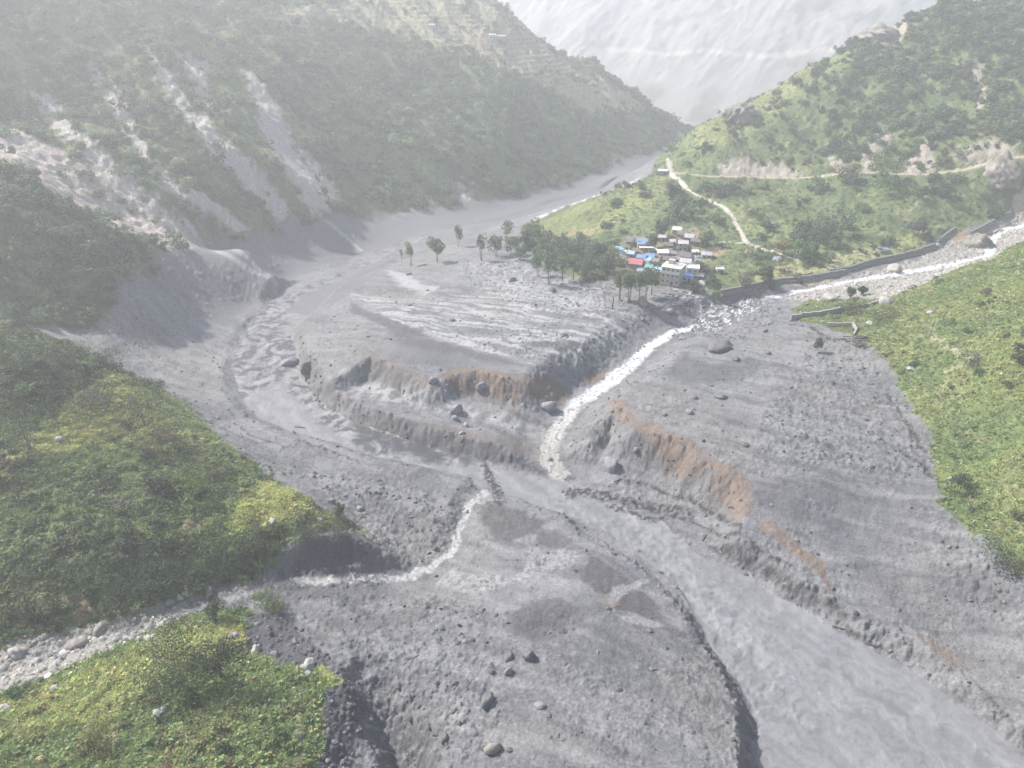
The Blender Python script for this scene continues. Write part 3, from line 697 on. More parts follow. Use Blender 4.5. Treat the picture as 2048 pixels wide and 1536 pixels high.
# region per face; smooth out tiny islands by voting in a 5x5 window for the broad classes
qreg = REG[:-1, :-1].ravel()
V = np.stack([GX, GY, Z], -1).reshape(-1, 3).astype(np.float32)
NRM = np.stack([-zx, -zy, np.ones_like(zx)], -1).reshape(-1, 3); NRM /= np.linalg.norm(NRM, axis=1)[:, None]
CF = np.c_[col.reshape(-1, 3), np.ones(NX * NY)].astype(np.float32)
def grid_mesh(name, V, quads, CF=None, NRM=None):
    used = np.zeros(len(V), bool); used[quads.ravel()] = True
    remap = np.cumsum(used) - 1
    v = V[used]; q = remap[quads]
    me = bpy.data.meshes.new(name)
    me.vertices.add(len(v)); me.vertices.foreach_set('co', v.ravel())
    me.loops.add(q.size); me.loops.foreach_set('vertex_index', q.ravel().astype(np.int32))
    me.polygons.add(len(q)); me.polygons.foreach_set('loop_start', (np.arange(len(q)) * q.shape[1]).astype(np.int32))
    me.polygons.foreach_set('use_smooth', np.ones(len(q), bool))
    me.update(calc_edges=True)
    if CF is not None:
        a = me.attributes.new('albedo', 'FLOAT_COLOR', 'POINT'); a.data.foreach_set('color', CF[used].ravel())
    if NRM is not None:
        try: me.normals_split_custom_set_from_vertices(NRM[used].tolist())
        except Exception as e: print('normals', e)
    return me
for r, (nm, mt) in NAMES.items():
    q = quads[qreg == r]
    if len(q) == 0: continue
    me = grid_mesh(nm, V, q, CF, None)
    me.materials.append(TM[mt])
    o = bpy.data.objects.new(nm, me); COL.objects.link(o); o['kind'] = 'structure'
print('meshes', time.time() - T0)

# ground beyond the detailed sheet, left, right and towards the camera
def apron(name, X, Y, Ze, Ce, d):
    zz = rbf(X.astype(np.float32), Y.astype(np.float32)); t = ss(0, 25, d)
    zz = Ze * (1 - t) + t * (zz + 1.2 * fbm(X, Y, 14, 3, 500)); cc = Ce * (1 + .45 * fbm(X, Y, 6, 4, 501))[..., None]
    v = np.arange(X.size).reshape(X.shape); q = np.stack([v[:-1, :-1], v[:-1, 1:], v[1:, 1:], v[1:, :-1]], -1).reshape(-1, 4)
    me = grid_mesh(name, np.stack([X, Y, zz], -1).reshape(-1, 3).astype(np.float32), q, np.c_[np.clip(cc, .01, .9).reshape(-1, 3), np.ones(X.size)].astype(np.float32))
    me.materials.append(TM['green']); o = bpy.data.objects.new(name, me); COL.objects.link(o); o['kind'] = 'structure'
rowi = np.arange(0, NY, 5); rowi[-1] = NY - 1; dst = np.linspace(0, 1, 36) ** 1.6 * 240
for sg, jx in ((-1, 0), (1, NX - 1)):
    X_ = GX[rowi, jx][:, None] + sg * dst[None, :]; Y_ = np.repeat(ygrid[rowi][:, None], len(dst), 1)
    apron('outer_slope', X_, Y_, Z[rowi, jx][:, None], col[rowi, jx][:, None, :] * np.ones((1, len(dst), 1)), dst[None, :] * np.ones((len(rowi), 1)))
coli = np.arange(0, NX, 5); coli[-1] = NX - 1; dst = np.linspace(0, 1, 20) * 110
X_ = GX[0, coli][None, :] * (1 + dst[:, None] / 160); Y_ = Y0 - dst[:, None] * np.ones((1, len(coli)))
apron('near_ground', X_, Y_, Z[0, coli][None, :], col[0, coli][None, :, :] * np.ones((len(dst), 1, 1)), dst[:, None] * np.ones((1, len(coli))))
# far mountain
fxg = np.linspace(-500, 1500, 560, dtype=np.float32); fyg = np.linspace(1060, 2050, 330, dtype=np.float32)
FX, FY = np.meshgrid(fxg, fyg)
dd = (FY - 1330) * .9 + (FX - 100) * .5
FZ = -16 + np.clip(dd, -4, 900) * .62
dg = (FX * .8 + FY * .6)
FU, FV = FX * .80 - FY * .60, FX * .60 + FY * .80
FZ += ss(10, 150, dd) * (ridged(FU * 1.0, FV / 3.0, 22, 4, 309, .6) * 1.5 + (ridged(FU, FV * .6, 300, 6, 300, .55) - .55) * 26 + (ridged(FU / 1.0, FV / 4.0, 60, 6, 305, .68) - .5) * 5 + fbm(FX, FY, 40, 5, 307, .55) * 2)
FZ = np.minimum(FZ, 320 + 6 * perlin(FX / 60, FY / 60, 9))
fcol = C(.24, .245, .24) * np.ones(FZ.shape + (1,), np.float32)
fn = fbm(FU, FV / 6, 22, 6, 320, .68)
fcol = lerp(fcol, ss(.0, .4, fn) * .5, C(.32, .32, .31))
fcol = lerp(fcol, ss(.05, .4, fbm(FX, FY, 90, 6, 330, .62)) * .8, C(.12, .135, .115))
rdz = np.abs(FZ - (72 + FX * .02 + 10 * perlin(FX / 90, FX * 0, 5)))
fcol = lerp(fcol, (1 - ss(2.5, 5, rdz)) * (FX > 180) * (FX < 560) * .35, C(.55, .5, .45))
fv = np.arange(FX.size).reshape(FX.shape)
fq = np.stack([fv[:-1, :-1], fv[:-1, 1:], fv[1:, 1:], fv[1:, :-1]], -1).reshape(-1, 4)
me = grid_mesh('far_mountain', np.stack([FX, FY, FZ], -1).reshape(-1, 3), fq, np.c_[fcol.reshape(-1, 3), np.ones(FX.size)].astype(np.float32))
me.materials.append(TM['green']); o = bpy.data.objects.new('far_mountain', me); COL.objects.link(o); o['kind'] = 'structure'

# ------------------------------------------------------------------ haze
def box_mesh(name, x0, x1, y0, y1, z0, z1):
    me = bpy.data.meshes.new(name)
    v = [(x, y, z) for z in (z0, z1) for y in (y0, y1) for x in (x0, x1)]
    me.from_pydata(v, [], [(0, 2, 3, 1), (4, 5, 7, 6), (0, 1, 5, 4), (2, 6, 7, 3), (0, 4, 6, 2), (1, 3, 7, 5)]); me.update(); return me
hm = bpy.data.materials.new('haze'); hm.use_nodes = True; nt = hm.node_tree
for nd in list(nt.nodes): nt.nodes.remove(nd)
out = nt.nodes.new('ShaderNodeOutputMaterial'); pv = nt.nodes.new('ShaderNodeVolumePrincipled')
pv.inputs['Color'].default_value = (.93, .935, .96, 1); pv.inputs['Density'].default_value = HAZE_DENSITY; pv.inputs['Anisotropy'].default_value = .35
nt.links.new(pv.outputs[0], out.inputs['Volume'])
me = box_mesh('haze', -1400, 1800, -80, 2200, -60, 375); me.materials.append(hm)
o = bpy.data.objects.new('haze', me); COL.objects.link(o); o['kind'] = 'stuff'
o['label'] = 'pale dusty haze filling the whole valley'
o.display_type = 'WIRE'
print('stage1', time.time() - T0)
# ------------------------------------------------------------------ object helpers
def finish(o, label=None, cat=None, group=None, kind=None):
    if label: o['label'] = label
    if cat: o['category'] = cat
    if group: o['group'] = group
    if kind: o['kind'] = kind
    return o
def empty(name, loc, rz=0.0, label=None, cat=None, group=None):
    o = bpy.data.objects.new(name, None); o.location = loc; o.rotation_euler = (0, 0, rz); o.empty_display_size = .5
    COL.objects.link(o); return finish(o, label, cat, group)
def mobj(name, me, parent=None, loc=(0, 0, 0), rot=(0, 0, 0), scale=(1, 1, 1)):
    o = bpy.data.objects.new(name, me); COL.objects.link(o); o.parent = parent
    o.location = loc; o.rotation_euler = rot; o.scale = scale; return o
class MB:
    def __init__(s): s.v = []; s.f = []
    def add(s, v, f):
        n = len(s.v); s.v += [tuple(p) for p in v]; s.f += [tuple(i + n for i in q) for q in f]; return s
    def box(s, c, d, rz=0.0, taper=1.0):
        x, y, z = [k / 2 for k in d]; cs, sn = math.cos(rz), math.sin(rz); v = []
        for k, sz in enumerate((-z, z)):
            t = taper if k else 1.0
            for sx, sy in ((-x, -y), (x, -y), (x, y), (-x, y)):
                a, b = sx * t, sy * t
                v.append((c[0] + a * cs - b * sn, c[1] + a * sn + b * cs, c[2] + sz))
        return s.add(v, [(3, 2, 1, 0), (4, 5, 6, 7), (0, 1, 5, 4), (1, 2, 6, 5), (2, 3, 7, 6), (3, 0, 4, 7)])
    def tube(s, pts, radii, seg=6):
        n = len(s.v); v = []
        for k, (p, r) in enumerate(zip(pts, radii)):
            p = Vector(p); a = Vector(pts[max(k - 1, 0)]); b = Vector(pts[min(k + 1, len(pts) - 1)])
            d = (b - a).normalized(); u = d.orthogonal().normalized(); w = d.cross(u)
            for q in range(seg):
                an = 2 * math.pi * q / seg; v.append(p + (u * math.cos(an) + w * math.sin(an)) * r)
        f = []
        for k in range(len(pts) - 1):
            for q in range(seg):
                a = k * seg + q; b = k * seg + (q + 1) % seg; f.append((a, b, b + seg, a + seg))
        f.append(tuple(range(seg))[::-1]); f.append(tuple((len(pts) - 1) * seg + q for q in range(seg)))
        return s.add(v, f)
    def mesh(s, name, mat, smooth=False):
        me = bpy.data.meshes.new(name); me.from_pydata(s.v, [], s.f); me.update()
        if smooth: me.polygons.foreach_set('use_smooth', [True] * len(me.polygons))
        if mat: me.materials.append(mat)
        return me
def ground(px, py):
    x, y = hit(px, py, Z); return x, y, float(sample(Z, x, y))
def mpp(x, y, z): return math.sqrt(x * x + y * y + (CAM_H - z) ** 2) / F

# ------------------------------------------------------------------ materials
def simple(name, c, rough=.8, vary=.25, scale=3.0, bump=.2, spec=.3, bdist=.1):
    m, nt, b = mat_base(name)
    tc = nt.nodes.new('ShaderNodeTexCoord'); n1 = nt.nodes.new('ShaderNodeTexNoise')
    n1.inputs['Scale'].default_value = scale; n1.inputs['Detail'].default_value = 6; n1.inputs['Roughness'].default_value = .65
    nt.links.new(tc.outputs['Object'], n1.inputs['Vector'])
    mr = nt.nodes.new('ShaderNodeMapRange'); mr.inputs['From Min'].default_value = .3; mr.inputs['From Max'].default_value = .7
    mr.inputs['To Min'].default_value = 1 - vary; mr.inputs['To Max'].default_value = 1 + vary
    nt.links.new(n1.outputs['Fac'], mr.inputs['Value'])
    mx = nt.nodes.new('ShaderNodeVectorMath'); mx.operation = 'SCALE'; mx.inputs[0].default_value = c
    nt.links.new(mr.outputs[0], mx.inputs['Scale']); nt.links.new(mx.outputs[0], b.inputs['Base Color'])
    b.inputs['Roughness'].default_value = rough; b.inputs['Specular IOR Level'].default_value = spec
    if bump:
        bp = nt.nodes.new('ShaderNodeBump'); bp.inputs['Strength'].default_value = bump; bp.inputs['Distance'].default_value = bdist
        nt.links.new(n1.outputs['Fac'], bp.inputs['Height']); nt.links.new(bp.outputs[0], b.inputs['Normal'])
    return m
def leafmat(name, instancer=True, c=(.08, .11, .04)):
    m, nt, b = mat_base(name)
    ge = nt.nodes.new('ShaderNodeNewGeometry'); 
    mr = nt.nodes.new('ShaderNodeMapRange'); mr.inputs['To Min'].default_value = .72; mr.inputs['To Max'].default_value = 1.35
    nt.links.new(ge.outputs['Random Per Island'], mr.inputs['Value'])
    mx = nt.nodes.new('ShaderNodeVectorMath'); mx.operation = 'SCALE'
    if instancer:
        at = nt.nodes.new('ShaderNodeAttribute'); at.attribute_type = 'INSTANCER'; at.attribute_name = 'tint'
        nt.links.new(at.outputs['Color'], mx.inputs[0])
    else:
        oi = nt.nodes.new('ShaderNodeObjectInfo'); nt.links.new(oi.outputs['Color'], mx.inputs[0])
    nt.links.new(mr.outputs[0], mx.inputs['Scale']); nt.links.new(mx.outputs[0], b.inputs['Base Color'])
    b.inputs['Roughness'].default_value = .6; b.inputs['Specular IOR Level'].default_value = .25
    tr = nt.nodes.new('ShaderNodeBsdfTranslucent'); nt.links.new(mx.outputs[0], tr.inputs['Color'])
    ms = nt.nodes.new('ShaderNodeMixShader'); ms.inputs[0].default_value = .42
    nt.links.new(b.outputs[0], ms.inputs[1]); nt.links.new(tr.outputs[0], ms.inputs[2])
    nt.links.new(ms.outputs[0], nt.nodes['Material Output'].inputs['Surface'])
    return m
LEAF_I = leafmat('foliage_scattered', True); LEAF_O = leafmat('foliage', False)
BARK = simple('bark', (.16, .14, .12), .9, .3, 2)
BARK_PALE = simple('pale_bark', (.28, .26, .23), .9, .3, 2)
def stonemat_i():
    m, nt, b = mat_base('scattered_stone')
    at = nt.nodes.new('ShaderNodeAttribute'); at.attribute_type = 'INSTANCER'; at.attribute_name = 'tint'
    n1 = nt.nodes.new('ShaderNodeTexNoise'); n1.inputs['Scale'].default_value = 2.5; n1.inputs['Detail'].default_value = 4
    tc = nt.nodes.new('ShaderNodeTexCoord'); nt.links.new(tc.outputs['Object'], n1.inputs['Vector'])
    mr = nt.nodes.new('ShaderNodeMapRange'); mr.inputs['To Min'].default_value = .6; mr.inputs['To Max'].default_value = 1.4
    mx = nt.nodes.new('ShaderNodeVectorMath'); mx.operation = 'SCALE'
    nt.links.new(n1.outputs['Fac'], mr.inputs['Value']); nt.links.new(at.outputs['Color'], mx.inputs[0]); nt.links.new(mr.outputs[0], mx.inputs['Scale'])
    nt.links.new(mx.outputs[0], b.inputs['Base Color']); b.inputs['Roughness'].default_value = .75
    return m
STONE_I = stonemat_i()

# ------------------------------------------------------------------ leafy meshes
def leaf_cloud(name, mat, n, r, lobes, leaf, seed, shell=.55, up=.35, tri=False):
    g = np.random.default_rng(seed)
    L = []
    for k in range(lobes):
        d = g.normal(size=3); d /= np.linalg.norm(d); d[2] = d[2] * .9 + .12
        L.append((d * np.array(r) * g.uniform(.35, .78), np.array(r) * g.uniform(.28, .50)))
    L.append((np.zeros(3), np.array(r) * .52))
    k = g.integers(0, len(L), n)
    cen = np.array([L[i][0] for i in k]); rad = np.array([L[i][1] for i in k])
    d = g.normal(size=(n, 3)); d /= np.linalg.norm(d, axis=1)[:, None]
    p = cen + d * rad * (shell + (1 - shell) * g.uniform(0, 1, (n, 1)) ** .5)
    nrm = d * .8 + g.normal(size=(n, 3)) * .55 + np.array([0, 0, up]); nrm /= np.linalg.norm(nrm, axis=1)[:, None]
    t = np.cross(nrm, g.normal(size=(n, 3))); t /= np.linalg.norm(t, axis=1)[:, None] + 1e-9
    b = np.cross(nrm, t)
    s = leaf * g.uniform(.6, 1.35, (n, 1))
    if tri:
        v = np.stack([p - t * s - b * s * .6, p + t * s - b * s * .6, p + b * s], 1).reshape(-1, 3); m = 3
    else:
        v = np.stack([p - t * s, p - b * s * .62, p + t * s, p + b * s * .62], 1).reshape(-1, 3); m = 4
    q = np.arange(len(v)).reshape(-1, m)
    me = bpy.data.meshes.new(name); me.vertices.add(len(v)); me.vertices.foreach_set('co', v.astype(np.float32).ravel())
    me.loops.add(q.size); me.loops.foreach_set('vertex_index', q.ravel().astype(np.int32))
    me.polygons.add(len(q)); me.polygons.foreach_set('loop_start', (np.arange(len(q)) * m).astype(np.int32))
    me.update(calc_edges=True); me.materials.append(mat); return me
def tuft_mesh(name, mat, n, r, h, w, seed):
    g = np.random.default_rng(seed); mb = MB()
    for k in range(n):
        a = g.uniform(0, 6.28); d = g.uniform(0, r) ; x, y = math.cos(a) * d, math.sin(a) * d
        l = g.uniform(.5, 1) * h; b = g.uniform(0, 6.28); ox, oy = math.cos(b) * l * .55, math.sin(b) * l * .55
        px_, py_ = -math.sin(b) * w, math.cos(b) * w
        mb.add([(x - px_, y - py_, 0), (x + px_, y + py_, 0), (x + ox * .9 + px_, y + oy * .9 + py_, l * .5), (x + ox * 1.6, y + oy * 1.6, l * .62)], [(0, 1, 2, 3)])
    return mb.mesh(name, mat)
def rock_mesh(name, mat, seed, sub=2, flat=.75, rough=.35):
    import bmesh
    bm = bmesh.new(); bmesh.ops.create_icosphere(bm, subdivisions=sub, radius=1)
    g = np.random.default_rng(seed); pl = g.normal(size=(9, 3)); pl /= np.linalg.norm(pl, axis=1)[:, None]; off = g.uniform(.62, .98, 9)
    sc = np.array([1, g.uniform(.65, .95), flat * g.uniform(.75, 1.1)])
    for v in bm.verts:
        p = np.array(v.co)
        for k in range(9):
            t = p @ pl[k]
            if t > off[k]: p = p - pl[k] * (t - off[k]) * .85
        p = p * (1 + rough * .35 * float(perlin(np.array([p[0] * 2.3 + seed + p[2]]), np.array([p[1] * 2.3 + p[2] * 1.7]))[0])) * sc
        v.co = p
    if sub > 3:
        for v in bm.verts:
            p = np.array(v.co); q = p * 3.1 + seed
            v.co = p * (1 + .10 * abs(float(perlin(np.array([q[0] + q[2]]), np.array([q[1] - q[2] * .6]))[0])) + .07 * float(perlin(np.array([q[0] * 2.7]), np.array([q[1] * 2.7 + q[2] * 2.3]))[0]) - .10 * (abs(float(perlin(np.array([q[0] * 1.3 - q[2]]), np.array([q[1] * 1.3 + q[2]]))[0])) < .07))
    me = bpy.data.meshes.new(name); bm.to_mesh(me); bm.free(); me.materials.append(mat)
    me.polygons.foreach_set('use_smooth', [sub > 2] * len(me.polygons)); return me

# ------------------------------------------------------------------ scatter (uncountable cover)
def gn_scatter(name, pts_, scale, rot, tint, variants, idx):
    c = bpy.data.collections.new(name + '_kinds')
    for k, me in enumerate(variants): c.objects.link(bpy.data.objects.new('%s_kind' % name, me))
    me = bpy.data.meshes.new(name); N = len(pts_)
    me.vertices.add(N); me.vertices.foreach_set('co', np.asarray(pts_, np.float32).ravel())
    for nm, ty, dt in (('scl', 'FLOAT_VECTOR', scale), ('rot', 'FLOAT_VECTOR', rot)):
        a = me.attributes.new(nm, ty, 'POINT'); a.data.foreach_set('vector', np.asarray(dt, np.float32).ravel())
    a = me.attributes.new('tint', 'FLOAT_COLOR', 'POINT'); a.data.foreach_set('color', np.c_[tint, np.ones(N)].astype(np.float32).ravel())
    a = me.attributes.new('idx', 'INT', 'POINT'); a.data.foreach_set('value', np.asarray(idx, np.int32))
    o = bpy.data.objects.new(name, me); COL.objects.link(o); o['kind'] = 'stuff'
    ng = bpy.data.node_groups.new(name, 'GeometryNodeTree')
    ng.interface.new_socket('Geometry', in_out='INPUT', socket_type='NodeSocketGeometry')
    ng.interface.new_socket('Geometry', in_out='OUTPUT', socket_type='NodeSocketGeometry')
    gi = ng.nodes.new('NodeGroupInput'); go = ng.nodes.new('NodeGroupOutput')
    ip = ng.nodes.new('GeometryNodeInstanceOnPoints'); ci_ = ng.nodes.new('GeometryNodeCollectionInfo')
    ci_.inputs['Collection'].default_value = c; ci_.inputs['Separate Children'].default_value = True; ci_.inputs['Reset Children'].default_value = True
    ip.inputs['Pick Instance'].default_value = True
    def na(nm, ty):
        a = ng.nodes.new('GeometryNodeInputNamedAttribute'); a.data_type = ty; a.inputs['Name'].default_value = nm; return a.outputs['Attribute']
    L = ng.links
    L.new(gi.outputs[0], ip.inputs['Points']); L.new(ci_.outputs[0], ip.inputs['Instance'])
    L.new(na('idx', 'INT'), ip.inputs['Instance Index']); L.new(na('rot', 'FLOAT_VECTOR'), ip.inputs['Rotation']); L.new(na('scl', 'FLOAT_VECTOR'), ip.inputs['Scale'])
    L.new(ip.outputs[0], go.inputs[0])
    md = o.modifiers.new('scatter', 'NODES'); md.node_group = ng
    return o
AREA = (dxx * dyy)
def pick(density, maxn):
    w = (density * AREA).clip(0).ravel(); tot = w.sum(); n_ = int(min(tot, maxn))
    cs = np.cumsum(w); r_ = rng.uniform(0, cs[-1], n_); k = np.searchsorted(cs, r_).clip(0, w.size - 1)
    i, j = np.unravel_index(k, density.shape)
    x = GX[i, j] + rng.uniform(-.5, .5, n_) * dxx[i, j]; y = GY[i, j] + rng.uniform(-.5, .5, n_) * dyy[i, j]
    x = x + rng.normal(0, .3, n_)
    return x, y, sample(Z, x, y), i, j
def scatter(name, density, maxn, smin, smax, variants, tintf, pw=1.6, sink=.1, zs=1.0, rnd_tilt=.15, label=None, szf=None):
    x, y, z, i, j = pick(density, maxn); n_ = len(x)
    s = smin + (smax - smin) * rng.uniform(0, 1, n_) ** pw
    if szf is not None: s = s * szf[i, j]
    sc = np.c_[s * rng.uniform(.8, 1.25, n_), s * rng.uniform(.8, 1.25, n_), s * zs * rng.uniform(.75, 1.3, n_)]
    rot = np.c_[rng.normal(0, rnd_tilt, n_), rng.normal(0, rnd_tilt, n_), rng.uniform(0, 6.28, n_)]
    t = tintf(x, y, i, j, n_)
    o = gn_scatter(name, np.c_[x, y, z - sink * s], sc, rot, t, variants, rng.integers(0, len(variants), n_))
    if label: o['label'] = label
    print(name, n_, round(time.time() - T0, 1)); return o

shrubs = [leaf_cloud('shrub_leaves', LEAF_I, 330, (1, 1, .75), 7, .115, 40 + k) for k in range(4)]
crowns = [leaf_cloud('crown_leaves', LEAF_I, 260, (1, 1, 1.0), 7, .14, 50 + k) for k in range(5)]
tufts = [tuft_mesh('grass_tuft', LEAF_I, 18, .6, .7, .10, 60 + k) for k in range(3)]
herbs = [leaf_cloud('herb_leaves', LEAF_I, 34, (1, 1, .45), 3, .26, 70 + k, up=.8) for k in range(3)]
stones_v = [rock_mesh('stone', STONE_I, 80 + k, 1) for k in range(4)]

def jit(t, n_, a=.13, b=.06):
    return np.clip(t * (1 + rng.normal(0, a, (n_, 1))) * (1 + rng.normal(0, b, (n_, 3))), .008, .9)
GD, GM, GB, GY_, GR, BRN = [np.array(c) for c in ((.080, .120, .066), (.11, .16, .070), (.235, .305, .125), (.54, .55, .22), (.50, .46, .28), (.26, .17, .115))]
def near_tint(x, y, i, j, n_):
    f = np.clip(yel[i, j] * .9 + N1[i, j] * .35 + rng.normal(0, .15, n_), 0, 1)[:, None]
    t = GB * (1 - f) + GY_ * f
    d = (rng.uniform(0, 1, n_) < .04)[:, None]; t = np.where(d, GR, t)
    b = (rng.uniform(0, 1, n_) < .01 + .08 * (N1[i, j] > .35))[:, None]; t = np.where(b, BRN, t)
    return jit(t, n_)
def shrub_tint(x, y, i, j, n_):
    f = rng.uniform(0, 1, n_) ** 2; f = np.clip(f * .6 + yel[i, j] * .25, 0, 1)[:, None]
    t = GD * .8 * (1 - f) + GB * .7 * f
    b = (rng.uniform(0, 1, n_) < .04)[:, None]; t = np.where(b, np.array((.17, .14, .08)), t)
    return jit(t, n_, .25)
def forest_tint(x, y, i, j, n_):
    f = np.clip(rng.uniform(0, 1, n_) ** 1.6 * .8 + .35 * N1[i, j] , 0, 1)[:, None]
    t = GD * 1.15 * (1 - f) + GB * .8 * f
    return jit(t, n_, .25)

bare = np.clip(s_main + s_gr + s_tan + p_road * 1.5 + p_path * 1.5 + s_A + p_f, 0, 1)
green = veg * (1 - bare)
nearm = (GY < 335)
nA = np.clip(vA, 0, 1) * (GX < 0); 
scrubA = np.maximum.reduce([
  mask([(0,640),(60,650),(200,705),(280,745),(290,775),(230,745),(200,740),(160,800),(60,830),(0,850)], 1.5, 2),
  mask([(0,1040),(150,1030),(300,1080),(420,1080),(560,1060),(700,1048),(720,1066),(600,1082),(540,1145),(400,1175),(250,1235),(0,1290)], 2, 3),
  mask([(220,860),(340,850),(430,900),(560,960),(480,1000),(430,1050),(300,1060),(200,1020),(60,1020),(0,1000),(0,960),(150,950),(280,930)], 2, 4) * .75,
  mask([(0,870),(60,860),(80,900),(60,940),(0,950)], 1, 2)])
g_open = nA * (1 - scrubA * .7)
ferny = mask([(300,1370),(600,1370),(650,1400),(650,1536),(0,1700),(0,1500),(200,1440)], 2, 4)
scatter('grass', green * nearm * ((nA * (1 - .92 * scrubA) * 1.8 + vG * (1 - .3 * ferny)) * 2.6 + vF * 1.3), 75000, .5, 1.5, tufts, near_tint, label='tall grass on the near green hills')
scatter('undergrowth', green * nearm * (nA * (.12 + .85 * scrubA) + vG * (.5 + 1.0 * ferny) + vF * .8 * (.3 + .7 * ss(-.3, .3, N1))), 42000, .5, 1.7, herbs, lambda x, y, i, j, n_: jit(near_tint(x, y, i, j, n_) * .85 * (1 - .60 * scrubA[i, j][:, None]) + shrub_tint(x, y, i, j, n_) * .35, n_), label='leafy undergrowth on the near green hills')
scatter('shrubbery', green * nearm * (nA * (.004 + .085 * scrubA) + vF * (.003 + .012 * ss(.1, .4, N1)) + vG * (.003 + .012 * ferny)), 7500, 1.2, 4.0, shrubs, shrub_tint, label='dark shrubs crowding the near green hills')
# wooded slopes
clump = ss(-.25, .25, fbm(GX, GY, 26, 4, 400, .6))
fE = (vE * (GX > 60) * (GY > 330))
upE = ss(28, 40, Z)
eastE = ss(-60, 60, (GX - 250) - (GY - 520) * .3)
edgeE = mask([(1000,455),(1060,450),(1120,470),(1200,490),(1240,520),(1240,552),(1180,560),(1120,548),(1080,520),(1020,500)], 2, 3)
wood = vC * (GX < 250) * (1 - vCup * .88) * (.35 + .65 * clump) * .050 + vB * .085 + fE * upE * (.003 + .045 * clump * (.18 + .82 * eastE) + .03 * eastE) + fE * (1 - upE) * .0035 + edgeE * .02
wood = wood + mask([(1340,390),(1400,385),(1440,400),(1400,430),(1340,440)], 2, 3) * .03 + mask([(1560,470),(1640,430),(1680,460),(1600,500)], 3, 4) * .03 + mask([(1370,370),(1500,375),(1490,395),(1380,390)], 2, 2) * .03 + mask([(1480,520),(1600,500),(1700,520),(1560,545)], 2, 3) * .012
scatter('woodland', wood * (1 - .97 * nearroad) * (1 - bare * .92) * (1 - soil * .8) * (GY > 225), 30000, 1.9, 6.0, crowns, forest_tint, zs=.9, sink=-.25, label='dense scrub and woodland on the valley slopes')
scatter('hillside_brush', green * (GY > 225) * ((vC * (GX < 250)) * .05 * (1 - .75 * vCup) + fE * .12 + vB * .05 + (GX > 0) * vF * .1), 36000, .8, 1.9, shrubs, lambda x, y, i, j, n_: jit(forest_tint(x, y, i, j, n_) * .7 + near_tint(x, y, i, j, n_) * .35, n_), zs=.7, label='low brush on the far slopes')

# loose stones, clods
def stone_tint(x, y, i, j, n_): return jit(np.array((.34, .32, .30)) * np.ones((n_, 3)), n_, .3, .04)
def clod_tint(x, y, i, j, n_): return jit(np.array((.12, .12, .126)) * np.ones((n_, 3)), n_, .3, .02)
nost = (1 - st1) * (1 - st2)
scatter('river_stones', stone_bed * nost * .8 + .05 * (s_gr + .3 * s_main) + ((GY > 300) * stone_bed) * .1, 16000, .18, 1.0, stones_v, stone_tint, pw=3, label='pale loose stones in the river beds')
scatter('mud_clods', mudm * (1 - river) * (1 - smooth) * (1 - sand * .9) * (.05 + .25 * bankm + .5 * hummock ** 2 * ss(-.3, .3, N2) + .9 * rubble) * near + mudm * (1 - river) * (1 - smooth) * (1 - near) * hummock * .25, 60000, .12, .95, stones_v, clod_tint, pw=4, label='grey clods and stones strewn over the mud')
# floating debris on the river
scatter('driftwood', river * (foam_up * .05 * ss(0, .3, foamn) + debris_line * 1.2 + .0012), 3500, .25, .9, stones_v, lambda x, y, i, j, n_: jit(np.array((.035, .033, .032)) * np.ones((n_, 3)), n_, .3, .05), pw=2, zs=.35, label='dark driftwood and scum floating on the mud river')
print('scatter', time.time() - T0)
#@@STAGE3
# ------------------------------------------------------------------ trees (one thing each)
def trunk_mesh(name, h, r, stems, lean, seed, mat, branches=4, spread=.3):
    g = np.random.default_rng(seed); mb = MB()
    for k in range(stems):
        a = g.uniform(0, 6.28); d = 0 if stems == 1 else r * 2.2
        x0, y0 = math.cos(a) * d, math.sin(a) * d; hh = h * g.uniform(.8, 1)
        tx, ty = math.cos(a) * h * lean + g.normal() * h * .03, math.sin(a) * h * lean + g.normal() * h * .03
        P_ = [(x0 + tx * t ** 1.3, y0 + ty * t ** 1.3, -.6 + (hh + .6) * t) for t in (0, .3, .6, .85, 1)]
        mb.tube(P_, [r * q for q in (1.15, .85, .6, .35, .12)], 6)
        for b in range(branches):
            t = g.uniform(.4, .9); q = Vector(P_[0]).lerp(Vector(P_[-1]), t); an = g.uniform(0, 6.28); l = h * spread * g.uniform(.5, 1)
            mb.tube([q, q + Vector((math.cos(an) * l * .5, math.sin(an) * l * .5, l * .35)), q + Vector((math.cos(an) * l, math.sin(an) * l, l * .6))], [r * .35, r * .22, r * .06], 5)
    return mb.mesh(name, mat, True)
_tc = {}
def tree(name, px, py, hpx, wpx, label, cat='tree', group=None, tint=(.08, .12, .05), base=.35, stems=1, leaves=420, leaf=.34, seed=0, bark=None, lobes=7, airy=.5, lean=.06):
    x, y, z = ground(px, py); m = mpp(x, y, z); h = hpx * m / .93; w = wpx * m
    base = max(.05, base - .10); e = empty(name, (x, y, z), rng.uniform(0, 6.28), label, cat, group)
    key = (seed, stems, round(h), round(w), leaves)
    ch = h * (1 - base) / 2
    if key not in _tc:
        _tc[key] = (trunk_mesh('trunk', h * (base + (1 - base) * .75), max(.10, h * .012), stems, lean, 500 + seed, bark or BARK, spread=min(.35, w / h * .4)),
                    leaf_cloud('crown', LEAF_O, leaves, (w / 2 * 1.15, w / 2 * 1.15, ch * 1.12), lobes, leaf * max(.8, m * (5.6 if leaves < 1000 else 4.2)) , 700 + seed, shell=airy))
    t = mobj('trunk', _tc[key][0], e); c = mobj('crown', _tc[key][1], e, (0, 0, h * base + ch)); c.color = (*[v * rng.uniform(.9, 1.1) for v in tint], 1)
    return e
